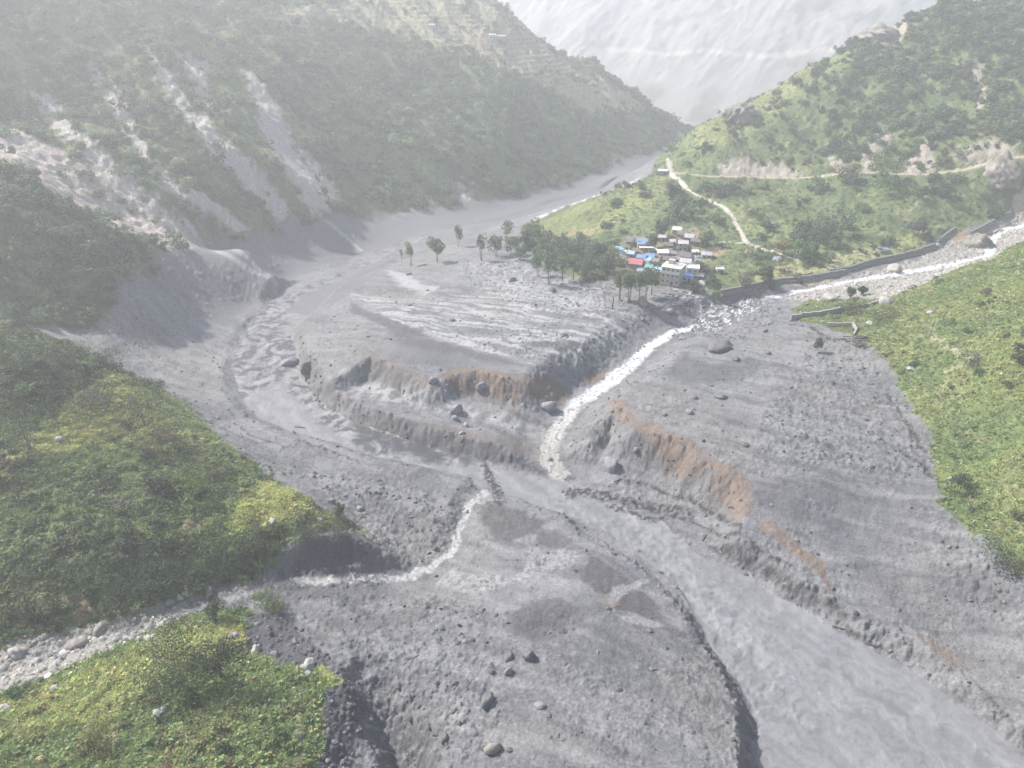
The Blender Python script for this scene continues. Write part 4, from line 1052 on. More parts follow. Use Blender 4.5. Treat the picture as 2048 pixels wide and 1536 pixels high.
TG = (.13, .175, .085); TD = (.085, .13, .070); TY = (.24, .25, .10); TO = (.13, .155, .07)
tree('broadleaf_tree', 876, 524, 48, 36, 'round-headed tree with forked pale trunk alone on the far grey mud', tint=TO, base=.40, stems=2, seed=1, leaves=900)
tree('broadleaf_tree', 822, 532, 46, 22, 'thin yellowish-green tree standing in mud left of the round-headed tree', tint=TY, base=.38, stems=2, seed=2, leaves=380, lobes=5)
tree('bare_sapling', 804, 527, 32, 10, 'nearly leafless leaning sapling beside the yellowish tree in the mud', cat='sapling', tint=(.12, .12, .09), base=.3, stems=1, seed=3, leaves=40, lean=-.15)
tree('broadleaf_tree', 917, 494, 40, 16, 'narrow hazy tree furthest out on the mud by the far channel', tint=TG, base=.25, stems=2, seed=4, leaves=380, lobes=4)
tree('broadleaf_tree', 963, 520, 52, 20, 'slender tree with three bare trunks at the left tip of the grove', tint=TG, base=.48, stems=3, seed=5, leaves=420)
for k, (px, py, h, w, lb) in enumerate([(992,512,44,40,'bushy tree just right of the slender three-trunked tree'),(1022,510,36,34,'low broad tree in the middle of the hazy grove tip'),(1046,500,40,26,'thin-crowned tree between the hazy grove and the green bank'),(1068,486,32,36,'rounded tree on the grassy bank edge beside pale terraces'),
        (1040,520,28,30,'small tree low in front of the thin-crowned tree'),(1084,515,40,40,'broad tree behind the grove edge, above two bare trunks')]):
    tree('broadleaf_tree', px, py, h, w, lb, group='trees at the far tip of the grove', tint=TG if k % 2 else TD, base=.22, stems=2, seed=10 + k % 3, leaves=620)
for k, (px, py, h, w, lb) in enumerate([(1076,552,50,34,'tree with two exposed trunks on the mud edge left of the grove'),(1098,568,60,30,'tall thin-stemmed tree standing out in the mud before the grove'),(1126,562,58,44,'broad misty green tree in the front row of the grove'),(1146,560,50,36,'dense tree beside the broad misty one on the mud edge'),
        (1172,548,44,44,'dark rounded tree above the strip of bright undergrowth'),(1118,520,40,44,'deep green tree in the second row of the grove'),(1150,515,36,40,'mid-green tree at the back of the grove'),(1186,520,42,42,'dark tree left of the blue tarpaulin shelters'),(1208,545,40,42,'bluish green tree by the tangle of pale dead branches'),(1228,540,46,44,'yellow-green tree in front of the leftmost houses'),(1205,515,30,34,'small dark tree just below the blue tarpaulin shelters')]):
    tree('broadleaf_tree', px, py, h, w, lb, group='trees along the grove front', tint=(TG, TG, TD, TG, TD, TO)[k % 6] if k != 9 else TY, base=.30 if k < 4 else .15, stems=2 + (k < 2), seed=20 + k % 4, leaves=640)
for k, (px, py, h, w, lb) in enumerate([(1240,600,62,38,'leftmost tree of the tall stand before the village, on thin bare trunks'),(1256,607,72,44,'tall tree with paired straight trunks in flooded mud before the red roof'),(1260,605,60,34,'slim tree behind the paired straight trunks'),(1277,612,70,34,'tree with one long bare trunk left of the half-buried boulder'),(1290,598,62,54,'widest crowned tree of the stand, right above the half-buried boulder'),(1304,590,48,34,'shorter tree at the right side of the tall stand')]):
    tree('tall_tree', px, py, h, w, lb, group='tall trees standing in mud before the village', tint=TG if k % 2 else (.10, .13, .075), base=.46, stems=(3, 2, 1, 1, 3, 2)[k], seed=30 + k, leaves=800, lean=.03)
tree('small_tree', 1632, 703, 26, 20, 'lone small green tree half buried in the mud fan', tint=(.07, .11, .05), base=.22, stems=2, seed=41, leaves=380)
tree('broadleaf_tree', 1530, 574, 46, 34, 'dark tree at the end of the river wall below the fields', tint=(.05, .08, .045), base=.15, stems=2, seed=42, leaves=760)
tree('broadleaf_tree', 1484, 580, 44, 40, 'pale grey-green loose tree left of the dark tree by the river wall', tint=(.14, .16, .10), base=.15, stems=3, seed=43, leaves=420)
tree('broadleaf_tree', 1424, 588, 42, 32, 'dark tree beside the white boulders at the village edge', tint=TD, base=.15, stems=2, seed=44, leaves=620)
tree('broadleaf_tree', 1600, 520, 34, 44, 'bright green rounded tree at the foot of the footpath', tint=(.16, .21, .07), base=.12, stems=2, seed=45, leaves=620)
tree('broadleaf_tree', 1565, 507, 26, 36, 'rusty-topped bushy tree where the footpath ends', tint=(.20, .16, .07), base=.12, stems=2, seed=46, leaves=520)
for k, (px, py, h, w, lb) in enumerate([(1690,365,30,50,'brownish round tree on the hillside track'),(1765,365,46,52,'large bluish tree overhanging the hillside track'),(1778,392,30,60,'wide dark bush just under the large track-side tree'),(1680,470,60,64,'big grey-green tree in the dark gully above the fields'),(1640,488,34,50,'dark bush at the lower end of the gully'),(1668,498,30,36,'grey bush touching the foot of the gully trees'),(1890,395,28,40,'dark bush beside the sunken path on the slope'),(1836,470,24,34,'dark round bush standing above the upper river wall'),
        (1320,475,36,26,'dark tree behind the pole at the top of the village'),(1352,434,40,34,'dark tree below the bend of the pale track'),(1345,395,24,30,'small dark tree left of the track bend'),(1432,394,30,50,'wide thicket tree just right of the track bend'),(1304,497,26,26,'palm-like dark shrub tree beside the blue and white roofs'),(1415,490,28,40,'dark spiky bush right of the long brown roof'),(1620,510,20,26,'small green bush right of the bright rounded tree'),(1390,585,20,26,'small bush beside the white boulders'),(1519,186,12,12,'tiny dark tree on the skyline of the right mountain'),
        (1395,545,20,34,'green bush right of the white flat-roofed house')]):
    tree('hillside_tree', px, py, h, w, lb, tint=((.12,.11,.07) if k == 0 else (TD, TG, TD, (.09,.12,.085))[k % 4]), base=.08, stems=2, seed=50 + k % 5, leaves=720)
# near trees
tree('near_tree', 365, 1380, 120, 150, 'large feathery tree with thin pale twigs on the lower left hill', tint=(.12, .14, .075), base=.12, stems=3, seed=60, leaves=3600, leaf=.30, lobes=11, airy=.3, bark=BARK_PALE)
tree('near_tree', 440, 1352, 92, 88, 'dense grey-green tree right of the feathery one on the lower left hill', tint=(.065, .09, .055), base=.10, stems=3, seed=61, leaves=3000, leaf=.28, lobes=10, airy=.35)
tree('near_shrub', 430, 1240, 52, 40, 'upright dark shrub on the grass tip beside the lower stream', cat='shrub', tint=(.08, .11, .06), base=.1, stems=3, seed=62, leaves=1500, leaf=.26)
tree('near_shrub', 548, 1218, 40, 68, 'broad pale-green shrub overhanging the lower stream at the mud edge', cat='shrub', tint=(.15, .18, .09), base=.1, stems=4, seed=63, leaves=1900, leaf=.26, bark=BARK_PALE)
shr = [(185,820,34,50,'grey-brown twiggy bush on the grassy crest of the near left hill',(.15,.13,.09)),(60,900,60,80,'dark rounded bush at the left frame edge on the near hill',TD),(290,850,46,60,'dark bush on the shoulder of the near left hill',TD),(325,905,40,56,'brown-tinged bush below the shoulder of the near hill',(.16,.14,.08)),
       (420,960,40,70,'pale brownish bush on the right flank of the near left hill',(.15,.15,.09)),(395,985,46,60,'bright green fan-leaved bush in the middle of the near slope',(.16,.22,.06)),(300,815,36,44,'small olive bush just under the skyline of the near hill',TO),(318,790,30,34,'dark shrub sticking out over the mud at the near hill skyline',TD),
       (400,1170,60,90,'large bluish bush low on the bank above the rocky stream',TD),(480,1140,60,80,'dark leafy bush next to the cut grey bank',TD),(520,1110,50,60,'dense bush hanging over the left end of the cut bank',(.07,.10,.06)),(620,1080,34,60,'grey dusted bush on the lip of the cut bank',(.11,.13,.10)),(680,1075,30,56,'dusty bush at the tip of the near left hill',(.10,.12,.09)),
       (300,1200,70,90,'big round bush in the lower thicket above the stones',TD),(180,1190,60,80,'blue-green bush left of the bare brown patch in the thicket',TD),(60,1230,70,100,'massive dark bush at the lower left end of the thicket',TD),(680,1035,26,20,'thin grey-green sapling on the outer tip of the near left hill',(.12,.14,.08)),
       (150,740,60,90,'dense bush on the shaded crest of the near left hill',TD),(60,740,60,90,'dark bush leftmost on the shaded crest',TD),(230,740,46,60,'bush at the right end of the shaded crest',(.08,.11,.06)),
       (1915,985,30,36,'dark bush low on the right hill near the mud edge',TD),(1990,1130,44,60,'bluish bush on the bottom corner of the right hill',(.10,.14,.09)),(2030,1150,50,60,'pale green bush at the right frame edge above the mud',(.14,.18,.10)),(1940,730,22,44,'grey thicket bush on the upper right hill',(.14,.14,.11)),(1760,640,22,50,'olive bush beside the long grey wall',TO),(1700,625,20,40,'olive bush in front of the long grey wall',TO),(1700,597,18,18,'dark shrub among the stones right of the rapids',TD),(1722,590,16,14,'slim dark shrub beside the stony shrub',TD),
       (205,1560-60,40,60,'yellow-green bush at the bottom left',(.2,.22,.09))]
for k, (px, py, h, w, lb, ti) in enumerate(shr):
    tree('shrub', px, py, h * 1.15, w * 1.2, lb, cat='shrub', tint=(.045, .078, .042) if ti is TD else ti, base=.05, stems=3, seed=70 + k % 6, leaves=1100, leaf=.26, lobes=8, airy=.45)
print('trees', time.time() - T0)

# dead poles and trunks in the mud
dead = MB(); dead.tube([(0, 0, -1), (.1, 0, 3), (-.05, .1, 6.2)], [.28, .2, .05]); dead.tube([(.05, 0, 2.6), (.9, .2, 3.4)], [.09, .03]); dead.tube([(0, 0, 3.6), (-.7, .1, 4.2)], [.07, .02])
DEADM = dead.mesh('dead_trunk', simple('dead_wood', (.075, .07, .068), .9, .3))
for px, py, hh, lb in [(1224,618,34,'bare dead trunk standing alone in the mud before the village'),(1368,628,28,'thin dead pole in wrecked ground right of the half-buried boulder'),(1380,632,22,'short dead stick beside the thin pole near the rapids'),(1386,610,18,'leaning dead branch at the wrecked river wall')]:
    x, y, z = ground(px, py); m = mpp(x, y, z); o = mobj('dead_trunk', DEADM, None, (x, y, z), (rng.normal(0, .08), rng.normal(0, .08), rng.uniform(0, 6)), (hh * m / 6.2,) * 3); finish(o, lb, 'dead tree', 'dead trunks in the mud')
for px, py, lb in [(1205,550,'tangle of pale uprooted branches at the grove edge'),(240,1010,'pale leafless branches lying in the near slope greenery')]:
    x, y, z = ground(px, py); m = mpp(x, y, z); mb = MB()
    for k in range(18):
        a = rng.uniform(0, 6.28); l = m * rng.uniform(10, 26); q = Vector((rng.normal() * m * 9, rng.normal() * m * 5, .3)); mb.tube([q, q + Vector((math.cos(a) * l * .5, math.sin(a) * l * .3, m * rng.uniform(2, 8))), q + Vector((math.cos(a) * l, math.sin(a) * l * .6, m * rng.uniform(0, 10)))], [.13, .09, .03], 5)
    o = mobj('branches', mb.mesh('branches', BARK_PALE), None, (x, y, z)); finish(o, lb, 'branches')
logm = simple('wet_log', (.085, .078, .075), .8, .35, 2)
def log_obj(px, py, lpx, ang, lb, group=None, r=.22, dz=.1):
    x, y, z = ground(px, py); m = mpp(x, y, z); l = lpx * m; mb = MB(); mb.tube([(-l / 2, 0, 0), (0, .02 * l, .05), (l / 2, 0, 0)], [r * 1.2, r, r * .6], 7)
    o = mobj('log', mb.mesh('log', logm, True), None, (x, y, z + dz), (0, rng.normal(0, .05), ang)); finish(o, lb, 'log', group)
for k in range(24):
    log_obj(1690 + rng.uniform(0, 46), 676 + rng.uniform(0, 20), rng.uniform(12, 24), rng.uniform(-1.2, .6), 'dark log in the tangled washed-up heap at the foot of the right hill', 'logs in the washed-up heap', .2, rng.uniform(.1, 1.1))
for px, py, l, a, lb in [(740,985,20,-.4,'thin log in the grey rubble left of the lower stream'),(873,1472,14,-.3,'small stick on the mud at the bottom centre'),(1330,600,34,.2,'long log on wet mud before the three-storey house'),(1352,612,60,-.1,'longest log lying flat towards the rapids'),(1310,618,40,.4,'log jutting from beside the half-buried boulder'),(1205,560,34,.3,'log at the undergrowth edge before the grove'),(1185,580,30,-.1,'thin log on the pale wet mud below the grove'),
     (600,855,22,-.2,'log drifting in the left pool of the river'),(1240,960,26,.5,'branch in the foam beside the round grey boulder'),(1410,1075,22,.9,'branch floating in the brown waves of the big river'),(1690,1260,40,-.55,'long branch riding the right side of the big river'),(1745,672,22,-.9,'short log below the washed-up heap'),(1740,1290,16,-.6,'end branch of the long drifting line'),(1335,588,26,-.3,'broken beam in rubble in front of the village'),(1360,592,24,.7,'tilted beam in rubble below the bright blue roof')]:
    log_obj(px, py, l, a, lb, None, .2)

# ------------------------------------------------------------------ boulders
ROCKM = {'g': simple('grey_rock', (.215, .215, .23), .7, .3, 1.2, .5, .3, .3), 'd': simple('dark_rock', (.135, .135, .14), .75, .35, 1.2, .5, .3, .3), 'w': simple('pale_rock', (.34, .33, .31), .75, .3, 1.2, .5, .3, .3), 'b': simple('brown_rock', (.27, .245, .22), .8, .35, 1.0, .6, .3, .4)}
rockv = {k: [rock_mesh('boulder', ROCKM[k], 100 + i + ord(k), 3, .95, .8) for i in range(3)] for k in 'gdwb'}
crag = [rock_mesh('boulder', simple('lichened_rock', (.22, .205, .18), .85, .6, .45, .8, .3, .8), 170 + i, 4, 1.0, 1.3) for i in range(2)]
BO = [(1440,700,52,22,'d','large flat dark slab with a brown face lying on the mud fan'),(1286,612,28,22,'b','half-buried brown boulder under the tall trees'),(1026,563,14,12,'d','dark boulder in the pale wet mud below the grove'),(1105,584,16,14,'d','square dark boulder right of the tall thin-stemmed tree'),
 (913,828,24,26,'g','rounded grey boulder perched on the bench edge'),(909,840,17,12,'g','smaller boulder under the rounded one on the bench edge'),(964,778,22,18,'g','pale grey boulder left of the orange cut'),(1098,818,28,20,'g','flat-topped grey boulder at the right foot of the orange cut'),(866,765,20,14,'g','blocky grey boulder on the brown bank'),
 (1222,940,38,34,'g','big smooth grey boulder beside the stream mouth'),(1272,902,12,10,'g','small boulder above the big smooth grey one'),(615,742,24,26,'d','dark rounded boulder at the edge of the left pool'),(580,730,30,18,'g','low humped boulder in the left pool'),(932,853,11,10,'w','pale boulder right of the perched pair'),(924,868,12,9,'w','small whitish stone on the orange streak below the perched pair'),
 (975,1408,28,26,'d','roundest dark boulder in the bottom centre mud'),(985,1503,28,22,'b','brown boulder at the very bottom centre'),(1057,1318,24,30,'d','tall lumpy boulder below the dark hollow'),(1017,1318,22,16,'d','flat boulder left of the tall lumpy one'),(1017,1348,16,18,'b','smooth oval stone beneath the flat boulder'),(983,1345,12,10,'d','small dark stone left of the oval one'),
 (888,1480,18,14,'d','grey stone left of the bottom brown boulder'),(1080,1415,20,12,'g','long low stone in smooth mud'),(1440,795,22,10,'d','low dark mound-like stone in the middle of the fan'),(1390,800-4,10,7,'d','small stone left of the mound-like stone'),(1488,890,18,9,'d','flat stone above the orange cliff top'),(1472,722,14,12,'d','stone just below the dark slab'),(1378,828,16,14,'g','rounded stone on the fan near the first orange scar'),
 (1330,832,10,8,'d','small stone right of the first orange scar'),(1536,708,10,8,'d','tiny stone on the fan below the rapids'),(1530,664,10,8,'d','dark stone above the slab'),(1240,650+18,8,6,'d','little stone on the terrace rim'),(1128,672,16,8,'d','flat stone on the pale terrace'),(818,550,10,6,'d','stone on the mud under the yellowish tree'),(855,582,7,5,'d','small dark stone below the round-headed tree'),
 (905,642,10,7,'d','stone on the bright streaked mud'),(820,612,10,6,'d','left stone of the streaked mud'),(1285,640,12,8,'d','stone between stream and half-buried boulder'),(1340,625,16,10,'b','brown stone in front of the wrecked ground'),(1365,680,14,9,'g','boulder splitting the white water'),
 (1480,243,52,40,'b','great craggy outcrop on the skyline of the right mountain'),(2003,358,54,38,'b','huge dark boulder with mossy top on the right terrace'),(1770,610,26,22,'w','big pale boulder at the end of the long grey wall'),(1788,545,26,18,'w','pale round boulder on the far river bank'),(1955,492,34,26,'b','huge rounded boulder splitting the upper stream'),(1860,688-60,12,8,'w','pale rock beside the posts on the right hill'),
 (1555,522,18,10,'w','pale boulder in the fields above the river wall'),(1403,572,20,14,'w','upper white boulder at the village edge'),(1398,582,18,12,'w','lower white boulder at the village edge'),(1660,598,30,10,'w','pale flat rock among stones right of the rapids'),(1872,493,16,8,'w','whitish rock where the upper river wall bends'),(1740,650,14,9,'w','white stone on the slope below the pale boulder'),
 (465,1205+70,20,10,'w','white stone on the grass by the dusted rubble'),(512,1304,20,18,'w','pale boulder at the rubble edge'),(549,1312,16,14,'g','grey boulder in the dark rubble'),(616,1336,30,18,'w','large pale boulder above the yellow grass tip'),(613,1352,18,10,'w','flat white stone below the large pale boulder'),(300,1280,20,12,'w','pale boulder on the stream-side grass'),(280,1280,12,8,'w','small pale stone next to the stream-side boulder'),
 (30,1312,26,20,'w','pale boulder in the stones at the left frame edge'),(155,1290,28,14,'b','brown boulder beside the white rapid'),(200,1262,26,14,'b','tan boulder above the white rapid'),(10,1420,20,12,'w','white stone on grass at the far left'),(315,1428,14,10,'w','white stone in the lower grass'),(328,1425,16,12,'w','larger white stone in the lower grass'),(108,1380,14,10,'w','pale stone among grass below the stream'),
 (545,1045,14,10,'w','pale stone on the yellow ridge above the cut bank'),(640,1043,12,9,'w','white stone at the cut bank lip'),(205,805,14,7,'g','grey flat stone beside the twiggy bush'),(118,880,14,9,'w','pale stone on the grassy near slope'),(720,1020,14,10,'g','rounded grey stone in the rubble near the hill tip'),(665,1003,12,8,'g','grey stone in the rubble left of the hill tip'),
 (1822,835-95,12,8,'w','pale stone on the mid right hill'),(1900,1000-40,10,7,'w','small stone in the right hillside green'),(1370,605,20,12,'d','dark rubble block before the village'),(1765,70+8,60,22,'b','rocky crown of the spur on the right mountain'),
 (340,1180+30,16,12,'g','dusted grey stone on the stream bank'),(420,1185,18,12,'g','grey stone in the bank rubble above the stream'),(365,1196,18,12,'w','light stone in the bank rubble'),(1100,700+220,10,8,'g','stone in the stream mouth foam')]
for k, (px, py, w, h, ty, lb) in enumerate(BO):
    x, y, z = ground(px, py - h * .15); m = mpp(x, y, z); s = w * m / 1.75; sz = h * m / 1.5
    o = mobj('boulder', crag[k % 2] if w >= 34 and ty == 'b' else rockv[ty][k % 3], None, (x, y, z + sz * .15), (0, 0, rng.uniform(0, 6.28)), (s, s * .9, sz))
    finish(o, lb, 'boulder')
print('boulders', time.time() - T0)

# ------------------------------------------------------------------ village
def paint(name, c, rough=.6, vary=.15, scale=1.2): return simple(name, c, rough, vary, scale, .1)
MT = {'blue': paint('blue_sheet', (.17, .28, .44), .45), 'sky': paint('light_blue_sheet', (.30, .48, .66), .5), 'bright': paint('bright_blue_sheet', (.09, .22, .58), .45), 'red': paint('red_sheet', (.46, .16, .17), .5), 'white': paint('white_sheet', (.62, .62, .60), .5, .3), 'tin': paint('weathered_tin', (.42, .41, .41), .5, .4, .8), 'brown': paint('brown_boards', (.17, .145, .135), .85, .4, .8), 'grey': paint('grey_slates', (.22, .21, .20), .85, .3, .8),
      'teal': paint('teal_sheet', (.16, .34, .36), .5), 'maroon': paint('maroon_sheet', (.30, .10, .11), .6), 'concrete': paint('concrete', (.42, .40, .35), .8), 'cream': paint('cream_plaster', (.50, .47, .39), .8), 'stone': paint('stone_wall', (.27, .24, .21), .9, .4, 3), 'wood': paint('wood_wall', (.24, .17, .12), .9, .4, 2), 'yellow': paint('yellow_plaster', (.60, .44, .10), .8), 'brick': paint('brick_wall', (.38, .20, .14), .9, .3, 2), 'bluewall': paint('blue_grey_wall', (.25, .33, .38), .8), 'glass': paint('dark_window', (.03, .035, .04), .3, .1), 'dark': paint('dark_opening', (.04, .035, .03), .8), 'rail': paint('white_trim', (.65, .64, .6), .6)}
def roof_parts(e, w, d, h, kind, rise, mat, ov=.5):
    if kind == 'gable':                       # ridge along local x, sheets as separate parts
        for sgn in (-1, 1):
            mb = MB(); L = math.hypot(d / 2 + ov, rise); n = max(3, int((w + 2 * ov) / 1.0)); W_ = w + 2 * ov
            for k in range(n):
                x0 = -W_ / 2 + W_ * k / n; x1 = -W_ / 2 + W_ * (k + 1) / n - .04; t = .05 * (k % 2)
                a = [(x0, 0, h + rise + t), (x1, 0, h + rise + t), (x1, sgn * (d / 2 + ov), h - rise * ov / (d / 2) + t), (x0, sgn * (d / 2 + ov), h - rise * ov / (d / 2) + t)]
                b = [(p[0], p[1], p[2] - .1) for p in a]
                mb.add(a + b, [(0, 1, 2, 3), (7, 6, 5, 4), (0, 4, 5, 1), (1, 5, 6, 2), (2, 6, 7, 3), (3, 7, 4, 0)])
            mobj('roof', mb.mesh('roof', mat), e)
    elif kind == 'shed':
        mb = MB(); n = max(3, int((w + 2 * ov) / 1.0)); W_ = w + 2 * ov
        for k in range(n):
            x0 = -W_ / 2 + W_ * k / n; x1 = -W_ / 2 + W_ * (k + 1) / n - .04; t = .05 * (k % 2)
            a = [(x0, d / 2 + ov, h + rise + t), (x1, d / 2 + ov, h + rise + t), (x1, -d / 2 - ov, h + .05 + t), (x0, -d / 2 - ov, h + .05 + t)]
            b = [(p[0], p[1], p[2] - .1) for p in a]
            mb.add(a + b, [(3, 2, 1, 0), (4, 5, 6, 7), (1, 5, 4, 0), (2, 6, 5, 1), (3, 7, 6, 2), (0, 4, 7, 3)])
        mobj('roof', mb.mesh('roof', mat), e)
    else:
        mobj('roof', MB().box((0, 0, h + .15), (w + .8, d + .8, .3)).mesh('roof', mat), e)
        mb = MB()
        for a, b_, c, dd_ in ((0, -d / 2 - .25, w + .5, .18), (0, d / 2 + .25, w + .5, .18), (-w / 2 - .25, 0, .18, d + .3), (w / 2 + .25, 0, .18, d + .3)):
            mb.box((a, b_, h + .55), (c, dd_, .5))
        mobj('parapet', mb.mesh('parapet', MT['rail'] if mat is MT['white'] else MT['concrete']), e)
WIN = {}
def windows(e, w, d, h, floors, cols=None):
    key = 'win'
    if key not in WIN:
        WIN[key] = (MB().box((0, 0, 0), (1.0, .06, 1.1)).mesh('window', MT['glass']),
                    MB().box((0, 0, .62), (1.3, .1, .14)).box((0, 0, -.62), (1.3, .1, .14)).box((-.58, 0, 0), (.14, .1, 1.1)).box((.58, 0, 0), (.14, .1, 1.1)).mesh('frame', MT['rail']),
                    MB().box((0, 0, 0), (1.1, .08, 2.0)).mesh('door', MT['dark']))
    fh = h / floors
    for fl in range(floors):
        n = cols or max(2, int(w / 2.6))
        for k in range(n):
            x = -w / 2 + w * (k + .5) / n
            if fl == 0 and k == n // 2:
                mobj('door', WIN[key][2], e, (x, -d / 2 - .03, 1.0)); continue
            q = mobj('window', WIN[key][0], e, (x, -d / 2 - .02, fl * fh + fh * .55)); mobj('frame', WIN[key][1], q, (0, -.03, 0))
        n2 = max(1, int(d / 3))
        for k in range(n2):
            q = mobj('window', WIN[key][0], e, (w / 2 + .02, -d / 2 + d * (k + .5) / n2, fl * fh + fh * .55), (0, 0, math.pi / 2)); mobj('frame', WIN[key][1], q, (0, -.03, 0))
def house(px, py, wpx, dm, h, rot, roof, rk, wall, label, rise=1.3, floors=1, cat='house', name='house', group=None, win=True, gable=None):
    x, y, z = ground(px, py); m = mpp(x, y, z); w = wpx * m
    e = empty(name, (x, y, z - .2), R(rot), label, cat, group)
    mb = MB(); mb.box((0, 0, h / 2 - .6), (w, dm, h + 1.2))
    if rk == 'gable':
        for sx in (-1, 1):
            x0 = sx * w / 2; x1 = x0 - sx * .2; v = [(x0, -dm / 2, h), (x0, dm / 2, h), (x0, 0, h + rise - .12), (x1, -dm / 2, h), (x1, dm / 2, h), (x1, 0, h + rise - .12)]
            mb.add(v, [(0, 1, 2), (5, 4, 3), (0, 3, 4, 1), (1, 4, 5, 2), (2, 5, 3, 0)])
    mobj('wall', mb.mesh('wall', MT[wall]), e)
    roof_parts(e, w, dm, h, rk, rise, MT[roof])
    if win: windows(e, w, dm, h, floors)
    return e, w, z
HS = [
 (1285,497,24,7,4.2,-4,'blue','shed','yellow','yellow-walled house with blue roof at the upper middle of the village',1.6,1),
 (1265,489,26,7,3.4,-14,'grey','gable','stone','wide low house with grey slate roof above the blue-roofed ones',1.8,1),
 (1272,534,27,8,3.6,-22,'red','gable','bluewall','house with the only red roof, behind the tall trees',1.9,1),
 (1325,512,22,6,3.2,-6,'white','shed','cream','house with plain white sheet roof in the village centre',.5,1),
 (1300,519,19,6,3.0,-26,'blue','gable','stone','blue-roofed house just left of the white sheet roof',1.2,1),
 (1283,521,17,6,3.0,-26,'blue','gable','wood','blue-roofed house directly above the red roof',1.2,1),
 (1239,504,17,6,2.8,-15,'sky','gable','stone','pale blue peaked roof house near the left end of the village',1.2,1),
 (1239,516,14,5,2.6,20,'blue','shed','stone','leftmost small blue roof against the trees',.8,1),
 (1295,525,12,4,2.4,-20,'sky','shed','stone','small lean-to with light blue roof between blue and red roofs',.6,1),
 (1319,550,26,6,3.2,-18,'sky','shed','concrete','long light blue roofed building left of the three-storey house',.8,1),
 (1384,550,25,8,5.0,-14,'white','flat','cream','two-storey white flat-roofed house right of the tallest one',0,2),
 (1374,560,20,6,2.8,-18,'bright','gable','cream','low house with vivid blue roof in front of the flat-roofed house',1.0,1),
 (1297,540,14,5,2.4,-20,'teal','shed','stone','teal-roofed shed right of the red roof',.7,1),
 (1366,474,22,7,3.0,-28,'brown','gable','stone','long brown board roof in the upper row, second from left',1.4,1),
 (1379,480,18,7,3.0,-26,'tin','gable','stone','middle tin roof of the upper row between two brown ones',1.4,1),
 (1354,466,17,6,3.4,-24,'white','gable','concrete','pale-roofed house at the top left of the upper row',1.3,1),
 (1392,488,20,6,3.0,-24,'brown','gable','wood','right-hand brown roof of the upper row',1.3,1),
 (1404,491,11,4,2.2,-15,'white','shed','wood','small white-roofed shed at the right end of the upper row',.5,1),
 (1369,518,26,8,3.2,-26,'brown','gable','stone','broad dark brown roof in the middle of the village',1.6,1),
 (1370,531,22,6,3.0,-20,'tin','shed','wood','streaky tin roof just behind the two-storey white house',.9,1),
 (1337,527,24,6,3.6,-20,'brown','gable','brick','brown-roofed house with reddish brick front behind the tallest house',1.3,1),
 (1365,499,19,6,5.0,-12,'tin','shed','bluewall','two-storey grey-blue house with striped tin roof',.6,2),
 (1336,496,17,6,3.0,-10,'brown','gable','wood','small brown roof left of the two-storey grey-blue house',1.2,1),
 (1324,480,14,5,2.6,-15,'tin','shed','brick','pinkish tin roofed hut at the top of the village',.6,1),
 (1412,515,20,6,3.0,-10,'tin','gable','concrete','detached shed with patched tin roof by the bare orange plot',1.1,1),
 (1390,507,12,4,1.8,-10,'white','shed','stone','tiny white roofed hut left of the detached patched shed',.4,1),
 (1397,555,18,4,1.9,-20,'white','shed','wood','low bent white sheet roof right of the vivid blue one',.5,1),
 (1262,512,15,5,2.6,-28,'sky','gable','stone','faded blue roof in the left half of the village',1.0,1),
 (1230,503,15,4,2.2,-10,'maroon','shed','stone','dark maroon roof at the left edge of the village',.5,1),
 (1250,498,16,5,2.4,-20,'brown','gable','wood','small brown roof below the grey slate house',.9,1),
 (1310,527,14,5,2.4,-22,'grey','shed','stone','grey slab roof above the long light blue building',.6,1),
 (1345,512,16,5,2.8,-24,'grey','gable','stone','weathered grey roof right of the white sheet roof',1.0,1),
 (1350,541,14,5,2.6,-22,'brown','gable','wood','little brown roof tucked behind the tallest house',.9,1),
 (1281,548,14,5,2.8,-10,'bluewall','shed','concrete','blue-grey block house under the red roof behind the trees',.4,1),
 (1439,545,13,4,2.4,-5,'white','flat','cream','white box building alone in the greenery right of the village',0,1),
]
MT['bluewall'] = MT['bluewall']
for k, (px, py, lb, rf) in enumerate([(1247,521,'small grey roof under the two leftmost blue roofs','grey'),(1258,527,'little brown roof left of the red one','brown'),(1305,504,'grey lean-to between the yellow house and the white sheet roof','tin'),(1313,519,'rusty roof right of the blue-roofed pair','brown'),(1328,535,'low brown shed behind the long light blue building','brown'),(1352,524,'grey roof between two brown roofs mid-village','grey'),
  (1383,519,'tin lean-to at the right end of the broad brown roof','tin'),(1397,529,'small grey hut right of the streaky tin roof','grey'),(1345,487,'pale tin roof above the two-storey grey-blue house','tin'),(1376,500,'brown hut right of the two-storey grey-blue house','brown'),(1272,506,'brown roof squeezed below the yellow house','brown'),(1404,541,'tin scrap roof at the right edge above the bent sheet','tin'),(1254,508,'narrow tin roof between pale blue and faded blue roofs','tin'),(1290,532,'grey roof just right of the red gable','grey'),(1336,505,'brown strip roof right of the village centre','brown')]):
    HS.append((px, py, 11 + k % 4 * 2, 4.5, 2.4, -26 + 7 * (k % 3), rf, 'shed' if k % 2 else 'gable', 'stone', lb, .8, 1))
for a in HS:
    px, py, w, d, h, rot, rf, rk, wl, lb, rise, fl = a; w *= .88; d *= .82; h *= .88
    house(px, py, w, d, h, rot, rf, rk, wl, lb, rise, fl, group='village houses')
